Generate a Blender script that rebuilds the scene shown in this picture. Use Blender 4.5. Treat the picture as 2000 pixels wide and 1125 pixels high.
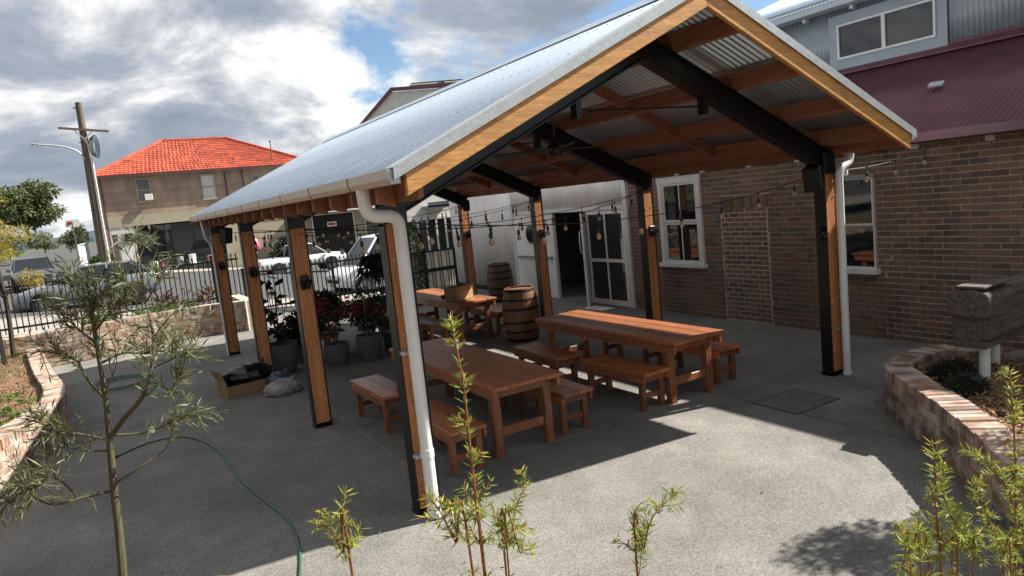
import bpy, math, random
import numpy as np
from mathutils import Vector, Matrix
random.seed(7); rng = np.random.default_rng(7)
for o in list(bpy.data.objects): bpy.data.objects.remove(o)
sc = bpy.context.scene
R = math.radians

# ------------------------------------------------------------------ camera
CAM = np.array([-1.934, -5.225, 2.487]); YAW, PITCH, ROLL, FPX = R(29.973), R(7.24), R(-5.872), 1381.04
_f = np.array([math.sin(YAW)*math.cos(PITCH), math.cos(YAW)*math.cos(PITCH), -math.sin(PITCH)])
_r = np.array([math.cos(YAW), -math.sin(YAW), 0]); _u = np.cross(_r, _f)
_c, _s = math.cos(ROLL), math.sin(ROLL)
_r, _u = _c*_r+_s*_u, -_s*_r+_c*_u
cd = bpy.data.cameras.new('camera'); co = bpy.data.objects.new('camera', cd); sc.collection.objects.link(co)
co.matrix_world = Matrix(((_r[0], _u[0], -_f[0], CAM[0]), (_r[1], _u[1], -_f[1], CAM[1]), (_r[2], _u[2], -_f[2], CAM[2]), (0, 0, 0, 1)))
cd.sensor_width = 36; cd.lens = FPX*36/2000; cd.clip_start = .05; cd.clip_end = 3000
sc.camera = co
def _ray(px, py): return _f+(px-1000)/FPX*_r-(py-562.5)/FPX*_u
def atD(px, py, d): return CAM+_ray(px, py)*d
def atX(px, py, x): v = _ray(px, py); return CAM+v*(x-CAM[0])/v[0]
def atY(px, py, y): v = _ray(px, py); return CAM+v*(y-CAM[1])/v[1]
def atZ(px, py, z): v = _ray(px, py); return CAM+v*(z-CAM[2])/v[2]

# ------------------------------------------------------------------ sky and sun
SUN = Vector((1.08, -.23, 1.0)).normalized()
world = bpy.data.worlds.new('World'); sc.world = world; world.use_nodes = True
nt = world.node_tree; N = nt.nodes; L = nt.links
for n in list(N): N.remove(n)
out = N.new('ShaderNodeOutputWorld'); bg = N.new('ShaderNodeBackground'); bg.inputs[1].default_value = .057
sky = N.new('ShaderNodeTexSky'); sky.sky_type = 'NISHITA'; sky.sun_disc = False
sky.sun_elevation = math.asin(SUN.z); sky.sun_rotation = math.atan2(SUN.x, SUN.y)
sky.air_density = 1.0; sky.dust_density = .1; sky.ozone_density = 3.0
tc = N.new('ShaderNodeTexCoord')
def wn(t, **k):
    n = N.new(t)
    for a, b in k.items(): setattr(n, a, b)
    return n
def wmath(op, a, b=None, clamp=False):
    n = N.new('ShaderNodeMath'); n.operation = op; n.use_clamp = clamp
    for i, v in enumerate((a, b)):
        if v is None: continue
        if isinstance(v, (int, float)): n.inputs[i].default_value = v
        else: L.new(v, n.inputs[i])
    return n.outputs[0]
sep = wn('ShaderNodeSeparateXYZ'); L.new(tc.outputs['Generated'], sep.inputs[0])
zz = wmath('ADD', wmath('MAXIMUM', sep.outputs[2], 0.0), .34)
cmb = wn('ShaderNodeCombineXYZ')
L.new(wmath('DIVIDE', sep.outputs[0], zz), cmb.inputs[0]); L.new(wmath('DIVIDE', sep.outputs[1], zz), cmb.inputs[1])
def cloudnoise(scale, off, detail, rough, dist=0.):
    m = wn('ShaderNodeMapping'); m.inputs['Location'].default_value = off; L.new(cmb.outputs[0], m.inputs[0])
    n = wn('ShaderNodeTexNoise'); n.inputs['Scale'].default_value = scale; n.inputs['Detail'].default_value = detail
    n.inputs['Roughness'].default_value = rough; n.inputs['Distortion'].default_value = dist
    L.new(m.outputs[0], n.inputs['Vector']); return n.outputs[0]
def wramp(fac, pts):
    r = wn('ShaderNodeValToRGB'); e = r.color_ramp.elements
    while len(e) < len(pts): e.new(.5)
    for k, (p, c) in zip(e, pts):
        k.position = p; k.color = (c, c, c, 1) if isinstance(c, (int, float)) else (*c, 1)
    L.new(fac, r.inputs[0]); return r.outputs[0]
big = cloudnoise(1.7, (3.1, 1.7, 0), 11, .58, .25)
cov = wmath('ADD', big, wmath('MULTIPLY', wmath('SUBTRACT', .67, sep.outputs[0]), .36))   # the cloud thins a little towards +X
mask = wramp(cov, [(.455, 0.), (.53, 1.)])
shade = cloudnoise(2.4, (7.9, 4.2, 0), 13, .6, .3)
dark = wramp(shade, [(.33, (2.2, 2.6, 3.15)), (.44, (3.0, 3.35, 3.95)), (.515, (4.8, 5.0, 5.3)), (.61, (8.3, 8.3, 8.2))])
mx = wn('ShaderNodeMix'); mx.data_type = 'RGBA'
L.new(mask, mx.inputs[0]); L.new(sky.outputs[0], mx.inputs[6]); L.new(dark, mx.inputs[7])
L.new(mx.outputs[2], bg.inputs[0]); L.new(bg.outputs[0], out.inputs[0])
sd = bpy.data.lights.new('sun', 'SUN'); sd.energy = 5.0; sd.angle = R(.53); sd.color = (1, .94, .84)
so = bpy.data.objects.new('sun', sd); sc.collection.objects.link(so)
so.rotation_euler = SUN.to_track_quat('Z', 'Y').to_euler(); so.location = (20, -5, 25)
sc.view_settings.view_transform = 'Standard'; sc.view_settings.look = 'None'; sc.view_settings.gamma = 1
sc.view_settings.use_curve_mapping = False; sc.view_settings.exposure = 1.29
sc.render.engine = 'CYCLES'

# ------------------------------------------------------------------ materials
MAT = {}
ALB = .59; WHITES = {'pvc', 'white_paint', 'car_white', 'galv', 'galv_flash', 'galv_under', 'glass', 'bulb', 'blind', 'gutter', 'white_clad'}
def mat(name, col, rough=.6, metal=0., var=.25, scale=6., col2=None, bump=0., bscale=None, stretch=None, isl=0., spec=.5, coat=0., trans=0., emit=0., speck=None, coord='Object', wood=0, blotch=0):
    k_ = .93 if name in WHITES else ALB
    col = tuple(c*k_ for c in col); col2 = tuple(c*k_ for c in col2) if col2 else None
    m = bpy.data.materials.new(name); m.use_nodes = True; t = m.node_tree; n = t.nodes; l = t.links
    p = n['Principled BSDF']; p.inputs['Roughness'].default_value = rough; p.inputs['Metallic'].default_value = metal
    p.inputs['Specular IOR Level'].default_value = spec; p.inputs['Coat Weight'].default_value = coat; p.inputs['Coat Roughness'].default_value = .08
    p.inputs['Transmission Weight'].default_value = trans
    tx = n.new('ShaderNodeTexCoord'); mp = n.new('ShaderNodeMapping')
    if coord == 'World':
        g = n.new('ShaderNodeNewGeometry'); l.new(g.outputs['Position'], mp.inputs[0])
    else: l.new(tx.outputs[coord], mp.inputs[0])
    if stretch: mp.inputs['Scale'].default_value = stretch
    no = n.new('ShaderNodeTexNoise'); no.inputs['Scale'].default_value = scale; no.inputs['Detail'].default_value = 6; no.inputs['Roughness'].default_value = .6
    l.new(mp.outputs[0], no.inputs['Vector'])
    rp = n.new('ShaderNodeValToRGB'); rp.color_ramp.elements[0].position = .3; rp.color_ramp.elements[1].position = .7
    c2 = col2 or tuple(c*(1-var) for c in col); c1 = col if col2 else tuple(min(1, c*(1+var*.6)) for c in col)
    rp.color_ramp.elements[0].color = (*c2, 1); rp.color_ramp.elements[1].color = (*c1, 1)
    l.new(no.outputs[0], rp.inputs[0]); cur = rp.outputs[0]
    if speck:
        amt, ssc = speck
        vo = n.new('ShaderNodeTexVoronoi'); vo.inputs['Scale'].default_value = ssc; l.new(mp.outputs[0], vo.inputs['Vector'])
        sp = n.new('ShaderNodeSeparateColor'); l.new(vo.outputs['Color'], sp.inputs[0])
        mr = n.new('ShaderNodeMapRange'); mr.inputs[3].default_value = 1-amt; mr.inputs[4].default_value = 1+amt; l.new(sp.outputs[0], mr.inputs[0])
        mm = n.new('ShaderNodeMix'); mm.data_type = 'RGBA'; mm.blend_type = 'MULTIPLY'; mm.inputs[0].default_value = 1
        l.new(cur, mm.inputs[6]); l.new(mr.outputs[0], mm.inputs[7]); cur = mm.outputs[2]
    def mult(cur, fac, lo, hi):
        mr = n.new('ShaderNodeMapRange'); mr.inputs[1].default_value = .3; mr.inputs[2].default_value = .7; mr.inputs[3].default_value = lo; mr.inputs[4].default_value = hi; l.new(fac, mr.inputs[0])
        mm = n.new('ShaderNodeMix'); mm.data_type = 'RGBA'; mm.blend_type = 'MULTIPLY'; mm.inputs[0].default_value = 1; l.new(cur, mm.inputs[6]); l.new(mr.outputs[0], mm.inputs[7]); return mm.outputs[2]
    if wood:        # fine growth rings, a few dark knots, each piece with its own offset
        oi = n.new('ShaderNodeObjectInfo'); va = n.new('ShaderNodeVectorMath'); va.operation = 'ADD'; l.new(mp.outputs[0], va.inputs[0]); vs = n.new('ShaderNodeVectorMath'); vs.operation = 'SCALE'; vs.inputs['Scale'].default_value = 37.
        cx = n.new('ShaderNodeCombineXYZ'); l.new(oi.outputs['Random'], cx.inputs[0]); l.new(oi.outputs['Random'], cx.inputs[1]); l.new(cx.outputs[0], vs.inputs[0]); l.new(vs.outputs[0], va.inputs[1]); l.new(va.outputs[0], no.inputs['Vector'])
        n4 = n.new('ShaderNodeTexNoise'); n4.inputs['Scale'].default_value = scale*5; n4.inputs['Detail'].default_value = 5; n4.inputs['Distortion'].default_value = 1.; l.new(va.outputs[0], n4.inputs['Vector']); cur = mult(cur, n4.outputs[0], 1-wood, 1+wood*.55)
        vo = n.new('ShaderNodeTexVoronoi'); vo.inputs['Scale'].default_value = 1.15; l.new(va.outputs[0], vo.inputs['Vector']); kr = n.new('ShaderNodeMapRange'); kr.inputs[1].default_value = .04; kr.inputs[2].default_value = .13; kr.inputs[3].default_value = .35; kr.inputs[4].default_value = 1.; l.new(vo.outputs['Distance'], kr.inputs[0])
        mm = n.new('ShaderNodeMix'); mm.data_type = 'RGBA'; mm.blend_type = 'MULTIPLY'; mm.inputs[0].default_value = 1; l.new(cur, mm.inputs[6]); l.new(kr.outputs[0], mm.inputs[7]); cur = mm.outputs[2]
    if blotch:      # stains and worn patches
        for sc_, lo in ((.55, 1-blotch), (2.7, 1-blotch*.6)):
            n5 = n.new('ShaderNodeTexNoise'); n5.inputs['Scale'].default_value = sc_; n5.inputs['Detail'].default_value = 7; n5.inputs['Distortion'].default_value = .6; l.new(mp.outputs[0], n5.inputs['Vector']); cur = mult(cur, n5.outputs[0], lo, 1+blotch*.35)
    if isl:
        ge = n.new('ShaderNodeNewGeometry'); oi = n.new('ShaderNodeObjectInfo')
        ad = n.new('ShaderNodeMath'); ad.operation = 'ADD'; l.new(ge.outputs['Random Per Island'], ad.inputs[0]); l.new(oi.outputs['Random'], ad.inputs[1])
        fr = n.new('ShaderNodeMath'); fr.operation = 'FRACT'; l.new(ad.outputs[0], fr.inputs[0])
        mr = n.new('ShaderNodeMapRange'); mr.inputs[3].default_value = 1-isl; mr.inputs[4].default_value = 1+isl; l.new(fr.outputs[0], mr.inputs[0])
        mm = n.new('ShaderNodeMix'); mm.data_type = 'RGBA'; mm.blend_type = 'MULTIPLY'; mm.inputs[0].default_value = 1
        l.new(cur, mm.inputs[6]); l.new(mr.outputs[0], mm.inputs[7]); cur = mm.outputs[2]
        m['fr'] = 1
    l.new(cur, p.inputs['Base Color'])
    if bump:
        b = n.new('ShaderNodeBump'); b.inputs['Strength'].default_value = bump; b.inputs['Distance'].default_value = .01
        n2 = n.new('ShaderNodeTexNoise'); n2.inputs['Scale'].default_value = bscale or scale*4; n2.inputs['Detail'].default_value = 4
        l.new(mp.outputs[0], n2.inputs['Vector']); l.new(n2.outputs[0], b.inputs['Height']); l.new(b.outputs[0], p.inputs['Normal'])
    if emit:
        p.inputs['Emission Color'].default_value = (*col, 1); p.inputs['Emission Strength'].default_value = emit
    MAT[name] = m; return m
def brickmat(name, cols, isl=.25, bump=.5, stain=None):
    cols = [tuple(q*ALB for q in c) for c in cols]
    """bricks: each piece takes its own tone from a ramp of fired-clay colours"""
    m = mat(name, tuple(q/ALB for q in cols[0]), rough=.9, var=.2, scale=9, bump=bump, bscale=60, coord='World')
    t = m.node_tree; n = t.nodes; l = t.links; p = n['Principled BSDF']
    ge = n.new('ShaderNodeNewGeometry'); oi = n.new('ShaderNodeObjectInfo')
    ad = n.new('ShaderNodeMath'); ad.operation = 'ADD'; l.new(ge.outputs['Random Per Island'], ad.inputs[0]); l.new(oi.outputs['Random'], ad.inputs[1])
    fr = n.new('ShaderNodeMath'); fr.operation = 'FRACT'; l.new(ad.outputs[0], fr.inputs[0])
    rp = n.new('ShaderNodeValToRGB'); e = rp.color_ramp.elements; rp.color_ramp.interpolation = 'CONSTANT'
    while len(e) < len(cols): e.new(.5)
    for i, (k, c) in enumerate(zip(e, cols)): k.position = i/len(cols); k.color = (*c, 1)
    l.new(fr.outputs[0], rp.inputs[0])
    no = [q for q in n if q.type == 'TEX_NOISE'][0]
    mr = n.new('ShaderNodeMapRange'); mr.inputs[3].default_value = 1-isl; mr.inputs[4].default_value = 1+isl; l.new(no.outputs[0], mr.inputs[0])
    mm = n.new('ShaderNodeMix'); mm.data_type = 'RGBA'; mm.blend_type = 'MULTIPLY'; mm.inputs[0].default_value = 1
    l.new(rp.outputs[0], mm.inputs[6]); l.new(mr.outputs[0], mm.inputs[7]); cur = mm.outputs[2]
    n6 = n.new('ShaderNodeTexNoise'); n6.inputs['Scale'].default_value = 1.3; n6.inputs['Detail'].default_value = 6; g6 = n.new('ShaderNodeNewGeometry'); m6 = n.new('ShaderNodeMapping'); m6.inputs['Scale'].default_value = (1, 1, .45)
    l.new(g6.outputs['Position'], m6.inputs[0]); l.new(m6.outputs[0], n6.inputs['Vector']); r6 = n.new('ShaderNodeMapRange'); r6.inputs[1].default_value = .3; r6.inputs[2].default_value = .7; r6.inputs[3].default_value = .68; r6.inputs[4].default_value = 1.18; l.new(n6.outputs[0], r6.inputs[0])
    q6 = n.new('ShaderNodeMix'); q6.data_type = 'RGBA'; q6.blend_type = 'MULTIPLY'; q6.inputs[0].default_value = 1; l.new(cur, q6.inputs[6]); l.new(r6.outputs[0], q6.inputs[7]); cur = q6.outputs[2]
    if stain:   # lime and mortar smears left on second-hand bricks
        n3 = n.new('ShaderNodeTexNoise'); n3.inputs['Scale'].default_value = stain[1]; n3.inputs['Detail'].default_value = 5
        g2 = n.new('ShaderNodeNewGeometry'); l.new(g2.outputs['Position'], n3.inputs['Vector'])
        r3 = n.new('ShaderNodeValToRGB'); r3.color_ramp.elements[0].position = .44; r3.color_ramp.elements[1].position = .72
        r3.color_ramp.elements[0].color = (0, 0, 0, 1); r3.color_ramp.elements[1].color = (stain[2],)*3+(1,); l.new(n3.outputs[0], r3.inputs[0])
        m3 = n.new('ShaderNodeMix'); m3.data_type = 'RGBA'; l.new(r3.outputs[0], m3.inputs[0]); l.new(cur, m3.inputs[6]); m3.inputs[7].default_value = (*stain[0], 1); cur = m3.outputs[2]
    l.new(cur, p.inputs['Base Color']); return m

mat('concrete', (.33, .318, .292), .95, var=.22, scale=.9, speck=(.36, 105), bump=.6, bscale=170, coord='World', blotch=.27)
mat('concrete_line', (.50, .48, .45), .95, var=.2, scale=8, coord='World')
mat('joint_dark', (.17, .17, .165), .95, coord='World')
mat('cover', (.23, .225, .21), .9, var=.35, scale=12, bump=.5, bscale=90, coord='World')
mat('asphalt', (.10, .10, .10), .95, var=.25, scale=2.5, speck=(.3, 40), coord='World')
mat('footpath', (.46, .43, .38), .95, var=.15, scale=1.5, coord='World')
mat('earth', (.12, .115, .08), .95, var=.4, scale=.4, coord='World')
mat('mulch', (.28, .16, .085), .98, var=.6, scale=22, bump=1., bscale=45, coord='World')
mat('chip', (.42, .25, .13), .95, var=.3, scale=30, isl=.55)
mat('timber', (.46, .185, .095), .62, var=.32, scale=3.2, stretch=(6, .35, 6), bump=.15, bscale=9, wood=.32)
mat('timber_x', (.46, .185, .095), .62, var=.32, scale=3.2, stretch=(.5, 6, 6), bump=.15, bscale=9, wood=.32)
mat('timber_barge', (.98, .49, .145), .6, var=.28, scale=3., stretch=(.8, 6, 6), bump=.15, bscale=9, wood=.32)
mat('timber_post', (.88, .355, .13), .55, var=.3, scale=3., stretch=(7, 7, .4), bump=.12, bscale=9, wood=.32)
mat('steel_black', (.012, .0125, .014), .38, var=.3, scale=4, spec=.45)
mat('galv', (.64, .74, .84), .42, metal=.85, var=.06, scale=3, speck=(.05, 60))
mat('galv_flash', (.46, .50, .52), .45, metal=.4, var=.12, scale=12, speck=(.12, 90))
mat('galv_under', (.46, .47, .48), .5, metal=.6, var=.12, scale=5)
mat('gutter', (.60, .50, .43), .42, metal=.35, var=.1, scale=8)
mat('pvc', (.74, .74, .72), .35, var=.06, scale=3)
mat('white_paint', (.66, .66, .63), .6, var=.10, scale=5)
mat('white_clad', (.86, .82, .79), .6, var=.16, scale=2.2, stretch=(1, 1, .5))
mat('grey_paint', (.36, .38, .38), .55, var=.1, scale=5)
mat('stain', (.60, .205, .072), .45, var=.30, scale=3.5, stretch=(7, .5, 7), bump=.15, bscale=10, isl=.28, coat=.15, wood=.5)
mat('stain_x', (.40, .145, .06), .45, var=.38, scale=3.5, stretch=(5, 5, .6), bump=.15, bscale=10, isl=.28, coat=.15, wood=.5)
mat('oak', (.30, .125, .048), .5, var=.35, scale=4, stretch=(7, 7, .5), isl=.22, bump=.1)
mat('oak_old', (.17, .085, .042), .6, var=.35, scale=4, stretch=(7, 7, .5), isl=.22, bump=.1)
mat('hoop', (.03, .028, .027), .5, metal=.6)
mat('raw_wood', (.52, .36, .19), .7, var=.25, scale=4, stretch=(.6, 6, 6), isl=.15)
mat('old_timber', (.16, .135, .11), .9, var=.7, scale=4, stretch=(.7, 7, 7), bump=.9, bscale=12)
brickmat('brick_wall', [(.265, .165, .118), (.295, .185, .125), (.23, .15, .11), (.325, .19, .125), (.275, .175, .125), (.185, .125, .095)], isl=.3)
mat('mortar', (.54, .45, .345), .98, var=.2, scale=9, bump=.6, bscale=50, coord='World')
brickmat('brick_old', [(.46, .29, .21), (.40, .22, .15), (.56, .40, .31), (.33, .21, .165), (.50, .26, .16), (.62, .50, .40), (.24, .18, .16)], isl=.35, stain=((.56, .50, .42), 6, .7))
brickmat('brick_far', [(.64, .46, .345), (.70, .51, .38), (.58, .42, .32)], isl=.2)
mat('mortar_light', (.74, .64, .51), .98, var=.2, scale=9, bump=.6, bscale=50, coord='World')
mat('mortar_old', (.72, .64, .52), .98, var=.2, scale=12, bump=.7, bscale=60, coord='World')
mat('roof_maroon', (.19, .048, .072), .45, var=.3, scale=2, coord='World')
mat('zinc_clad', (.46, .52, .55), .45, metal=.35, var=.12, scale=3, coord='World')
mat('glass', (.012, .014, .016), .03, var=0, spec=.9)
mat('dark', (.018, .017, .017), .8)
mat('interior', (.42, .38, .33), .8)
mat('tile_red', (.62, .105, .045), .8, var=.4, scale=1.1, isl=.28, coord='World')
mat('cream', (.58, .52, .37), .8, var=.12, scale=1.2, coord='World')
mat('white_wall', (.95, .93, .88), .8, var=.15, scale=1.2, coord='World')
mat('barn_clad', (.78, .82, .78), .6, var=.1, scale=1.5, coord='World')
mat('green_wall', (.17, .20, .15), .8)
mat('pole_wood', (.21, .165, .125), .9, var=.4, scale=6, stretch=(6, 6, .4))
mat('car_white', (.74, .75, .76), .25, var=.03, coat=.6)
mat('car_silver', (.42, .45, .50), .3, metal=.45, var=.05, coat=.6)
mat('car_grey', (.13, .135, .15), .3, metal=.4, var=.05, coat=.6)
mat('tyre', (.02, .02, .02), .85)
mat('rim', (.30, .30, .31), .4, metal=.8)
mat('plate', (.65, .52, .06), .5)
mat('lamp', (.7, .68, .64), .2)
mat('lamp_red', (.45, .04, .03), .25)
mat('pot', (.17, .165, .16), .85, var=.2, scale=9, bump=.3, stretch=(1, 1, 4))
mat('soil', (.05, .035, .025), .98)
mat('card', (.46, .29, .15), .85, var=.12, scale=5)
mat('bag_black', (.012, .012, .013), .22, spec=.6)
mat('bag_clear', (.48, .44, .45), .3, var=.35, scale=9)
mat('bag_blue', (.08, .11, .17), .35, var=.3, scale=9)
mat('hose', (.06, .20, .10), .45, var=.1)
mat('bulb', (.75, .60, .45), .08, trans=.75)
mat('cable', (.012, .012, .012), .5)
mat('pink', (.62, .14, .22), .5)
mat('red', (.50, .035, .03), .5)
mat('orange_plastic', (.60, .22, .05), .5)
mat('blue_plastic', (.05, .09, .14), .5)
mat('bark', (.105, .095, .045), .85, var=.35, scale=14, stretch=(3, 3, .7))
mat('bark_dark', (.07, .055, .04), .9, var=.35, scale=10)
mat('stem_red', (.34, .12, .035), .6, var=.3, scale=40)
def leafmat(name, a, b, trans=.25, isl=.3):
    m = mat(name, a, .55, col2=b, scale=3.5, isl=isl, coord='World')
    t = m.node_tree; n = t.nodes; l = t.links; p = n['Principled BSDF']
    tr = n.new('ShaderNodeBsdfTranslucent'); ms = n.new('ShaderNodeMixShader'); ms.inputs[0].default_value = trans
    l.new(p.inputs['Base Color'].links[0].from_socket, tr.inputs[0]); l.new(p.outputs[0], ms.inputs[1]); l.new(tr.outputs[0], ms.inputs[2])
    l.new(ms.outputs[0], n['Material Output'].inputs[0]); return m
leafmat('leaf_olive', (.27, .30, .12), (.14, .17, .075), .35)
leafmat('needle', (.52, .58, .08), (.27, .38, .08), .38)
leafmat('needle_tip', (.80, .66, .10), (.58, .56, .08), .4)
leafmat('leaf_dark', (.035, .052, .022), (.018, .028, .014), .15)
leafmat('leaf_bright', (.24, .38, .055), (.12, .23, .04), .35)
leafmat('leaf_mid', (.075, .12, .035), (.04, .07, .022), .25)
leafmat('leaf_yellow', (.66, .52, .07), (.36, .34, .06), .4)
leafmat('leaf_red', (.16, .045, .03), (.09, .055, .025), .3)
leafmat('leaf_euc', (.22, .26, .085), (.10, .13, .05), .3)
leafmat('grass', (.24, .33, .07), (.13, .20, .05), .35)
leafmat('flower_red', (.50, .03, .02), (.32, .02, .018), .3)

# ------------------------------------------------------------------ helpers
COL = sc.collection
def tag(o, label=None, cat=None, group=None, kind=None):
    if label: o['label'] = label
    if cat: o['category'] = cat
    if group: o['group'] = group
    if kind: o['kind'] = kind
    return o
def empty(name, loc=(0, 0, 0), rz=0, label=None, cat=None, group=None):
    o = bpy.data.objects.new(name, None); COL.objects.link(o); o.location = loc; o.rotation_euler = (0, 0, rz)
    o.empty_display_size = .1
    return tag(o, label, cat, group)
class MB:
    def __init__(s): s.v = []; s.f = []
    def add(s, v, f):
        k = len(s.v); s.v.extend([tuple(map(float, p)) for p in v]); s.f.extend([tuple(i+k for i in q) for q in f]); return s
    def box(s, x0, x1, y0, y1, z0, z1):
        v = [(x, y, z) for z in (z0, z1) for y in (y0, y1) for x in (x0, x1)]
        return s.add(v, [(0, 2, 3, 1), (4, 5, 7, 6), (0, 1, 5, 4), (2, 6, 7, 3), (0, 4, 6, 2), (1, 3, 7, 5)])
    def bar(s, a, b, w, h, up=(0, 0, 1)):
        """square bar from a to b: w across, h along 'up'"""
        a = Vector(a); b = Vector(b); d = (b-a).normalized(); up = Vector(up)
        x = d.cross(up).normalized(); u = x.cross(d).normalized(); x = x*w/2; u = u*h/2
        v = [a-x-u, a+x-u, a+x+u, a-x+u, b-x-u, b+x-u, b+x+u, b-x+u]
        return s.add(v, [(0, 3, 2, 1), (4, 5, 6, 7), (0, 1, 5, 4), (1, 2, 6, 5), (2, 3, 7, 6), (3, 0, 4, 7)])
    def tube(s, pts, r, seg=8, caps=True):
        pts = [Vector(p) for p in pts]; n = len(pts)
        rr = r if isinstance(r, (list, tuple)) else [r]*n
        t0 = (pts[1]-pts[0]).normalized(); ref = Vector((0, 0, 1)) if abs(t0.z) < .9 else Vector((1, 0, 0))
        nrm = t0.cross(ref).normalized(); v = []; f = []
        for i, p in enumerate(pts):
            t = (pts[min(i+1, n-1)]-pts[max(i-1, 0)]).normalized()
            nrm = (nrm-t*nrm.dot(t)).normalized(); bn = t.cross(nrm)
            for k in range(seg):
                a = 2*math.pi*k/seg; v.append(p+(nrm*math.cos(a)+bn*math.sin(a))*rr[i])
        for i in range(n-1):
            for k in range(seg):
                a, b = i*seg+k, i*seg+(k+1) % seg; f.append((a, b, b+seg, a+seg))
        if caps: f += [tuple(reversed(range(seg))), tuple(range((n-1)*seg, n*seg))]
        return s.add(v, f)
    def lathe(s, prof, c=(0, 0, 0), seg=24, a0=0, a1=2*math.pi):
        full = abs(a1-a0-2*math.pi) < 1e-6; m = seg if full else seg+1; v = []; f = []
        for r, z in prof:
            for k in range(m):
                a = a0+(a1-a0)*k/seg; v.append((c[0]+r*math.cos(a), c[1]+r*math.sin(a), c[2]+z))
        for i in range(len(prof)-1):
            for k in range(seg):
                b = (k+1) % m; f.append((i*m+k, i*m+b, (i+1)*m+b, (i+1)*m+k))
        return s.add(v, f)
    def prism(s, poly, axis, a, b):
        """poly of 2-D points extruded along axis ('x','y','z') from a to b"""
        def P(p, t): return {'x': (t, p[0], p[1]), 'y': (p[0], t, p[1]), 'z': (p[0], p[1], t)}[axis]
        n = len(poly); v = [P(p, a) for p in poly]+[P(p, b) for p in poly]
        return s.add(v, [tuple(range(n)), tuple(reversed(range(n, 2*n)))]+[(i, n+i, n+(i+1) % n, (i+1) % n) for i in range(n)])
    def mesh(s, name):
        m = bpy.data.meshes.new(name); m.from_pydata(s.v, [], s.f); m.update()
        return m
    def obj(s, name, material, parent=None, smooth=False, bevel=0., kind=None, fix=True):
        m = s.mesh(name); return link(name, m, material, parent, smooth, bevel, kind, fix)
import bmesh
def link(name, m, material, parent=None, smooth=False, bevel=0., kind=None, fix=True):
    if fix and len(m.polygons) < 60000:
        b = bmesh.new(); b.from_mesh(m); bmesh.ops.recalc_face_normals(b, faces=b.faces); b.to_mesh(m); b.free()
    if not m.materials: m.materials.append(MAT[material])
    if smooth:
        m.polygons.foreach_set('use_smooth', [True]*len(m.polygons))
        if smooth == 'auto':
            try: m.set_sharp_from_angle(angle=R(40))
            except Exception: pass
    o = bpy.data.objects.new(name, m); COL.objects.link(o)
    if parent: o.parent = parent
    if bevel:
        bv = o.modifiers.new('bevel', 'BEVEL'); bv.width = bevel; bv.segments = 1; bv.limit_method = 'ANGLE'
    if kind: o['kind'] = kind
    return o
def npmesh(name, v, f, material, parent=None, kind=None, smooth=False):
    """fast mesh from numpy verts (n,3) and faces (m,k)"""
    m = bpy.data.meshes.new(name); v = np.asarray(v, dtype=np.float32); f = np.asarray(f, dtype=np.int32); k = f.shape[1]
    m.vertices.add(len(v)); m.vertices.foreach_set('co', v.ravel()); m.loops.add(f.size); m.loops.foreach_set('vertex_index', f.ravel())
    m.polygons.add(len(f)); m.polygons.foreach_set('loop_start', np.arange(0, f.size, k, dtype=np.int32))
    m.update(calc_edges=True); m.validate()
    return link(name, m, material, parent, smooth, 0, kind, fix=False)
def place(o, loc, rz=0):
    o.location = loc; o.rotation_euler = (0, 0, rz); return o
def copy_tree(o, parent=None):
    c = o.copy(); COL.objects.link(c); c.parent = parent
    for ch in [q for q in o.children]: copy_tree(ch, c)
    return c
def inst(name, mesh, parent, loc, rot=(0, 0, 0), scale=(1, 1, 1)):
    o = bpy.data.objects.new(name, mesh); COL.objects.link(o); o.parent = parent; o.location = loc; o.rotation_euler = rot; o.scale = scale; return o
def catmull(P, n=8, closed=False):
    P = [np.array(p, float) for p in P]; out = []
    for i in range(len(P)-1):
        p0 = P[max(i-1, 0)]; p1 = P[i]; p2 = P[i+1]; p3 = P[min(i+2, len(P)-1)]
        for t in np.linspace(0, 1, n, endpoint=False):
            out.append(.5*((2*p1)+(-p0+p2)*t+(2*p0-5*p1+4*p2-p3)*t*t+(-p0+3*p1-3*p2+p3)*t**3))
    out.append(P[-1]); return np.array(out)
def unit(v): v = np.asarray(v, float); return v/(np.linalg.norm(v, axis=-1, keepdims=True)+1e-9)
def leaves(pos, direc, length, width, fold=.25, droop=0., shape='lance'):
    """leaf blades with depth: two halves folded on the midrib; pos,direc (n,3)"""
    n = len(pos); d = unit(direc); ref = unit(rng.normal(size=(n, 3))); x = unit(np.cross(d, ref)); u = np.cross(x, d)
    L_ = (length*rng.uniform(.55, 1.3, n))[:, None]; W_ = (width*rng.uniform(.8, 1.2, n))[:, None]
    a = pos; tip = pos+d*L_+np.array([0, 0, -1])*droop*L_
    mid = pos+d*L_*(.45 if shape != 'oval' else .5)+np.array([0, 0, -1])*droop*.3*L_
    l = mid+x*W_*.5+u*W_*fold; r = mid-x*W_*.5+u*W_*fold
    v = np.stack([a, l, tip, r], 1).reshape(-1, 3); i = np.arange(n)*4
    f = np.concatenate([np.stack([i, i+1, i+2], 1), np.stack([i, i+2, i+3], 1)])
    return v, f
def merge(lst):
    V = []; F = []; k = 0
    for v, f in lst: V.append(v); F.append(f+k); k += len(v)
    return np.concatenate(V), np.concatenate(F)
def blobpts(n, c, r, flat=1.):
    p = rng.normal(size=(n, 3)); p = unit(p)*(rng.uniform(.25, 1, n)**.5)[:, None]; p[:, 2] *= flat
    return np.asarray(c)+p*np.asarray(r)
def proj(P):
    d = np.asarray(P, float)-CAM; z = d@_f; return 1000+FPX*(d@_r)/z, 562.5-FPX*(d@_u)/z, z
def seen(P):
    x, y, z = proj(P); return z > .1 and -20 < x < 2020 and -20 < y < 1145
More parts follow.
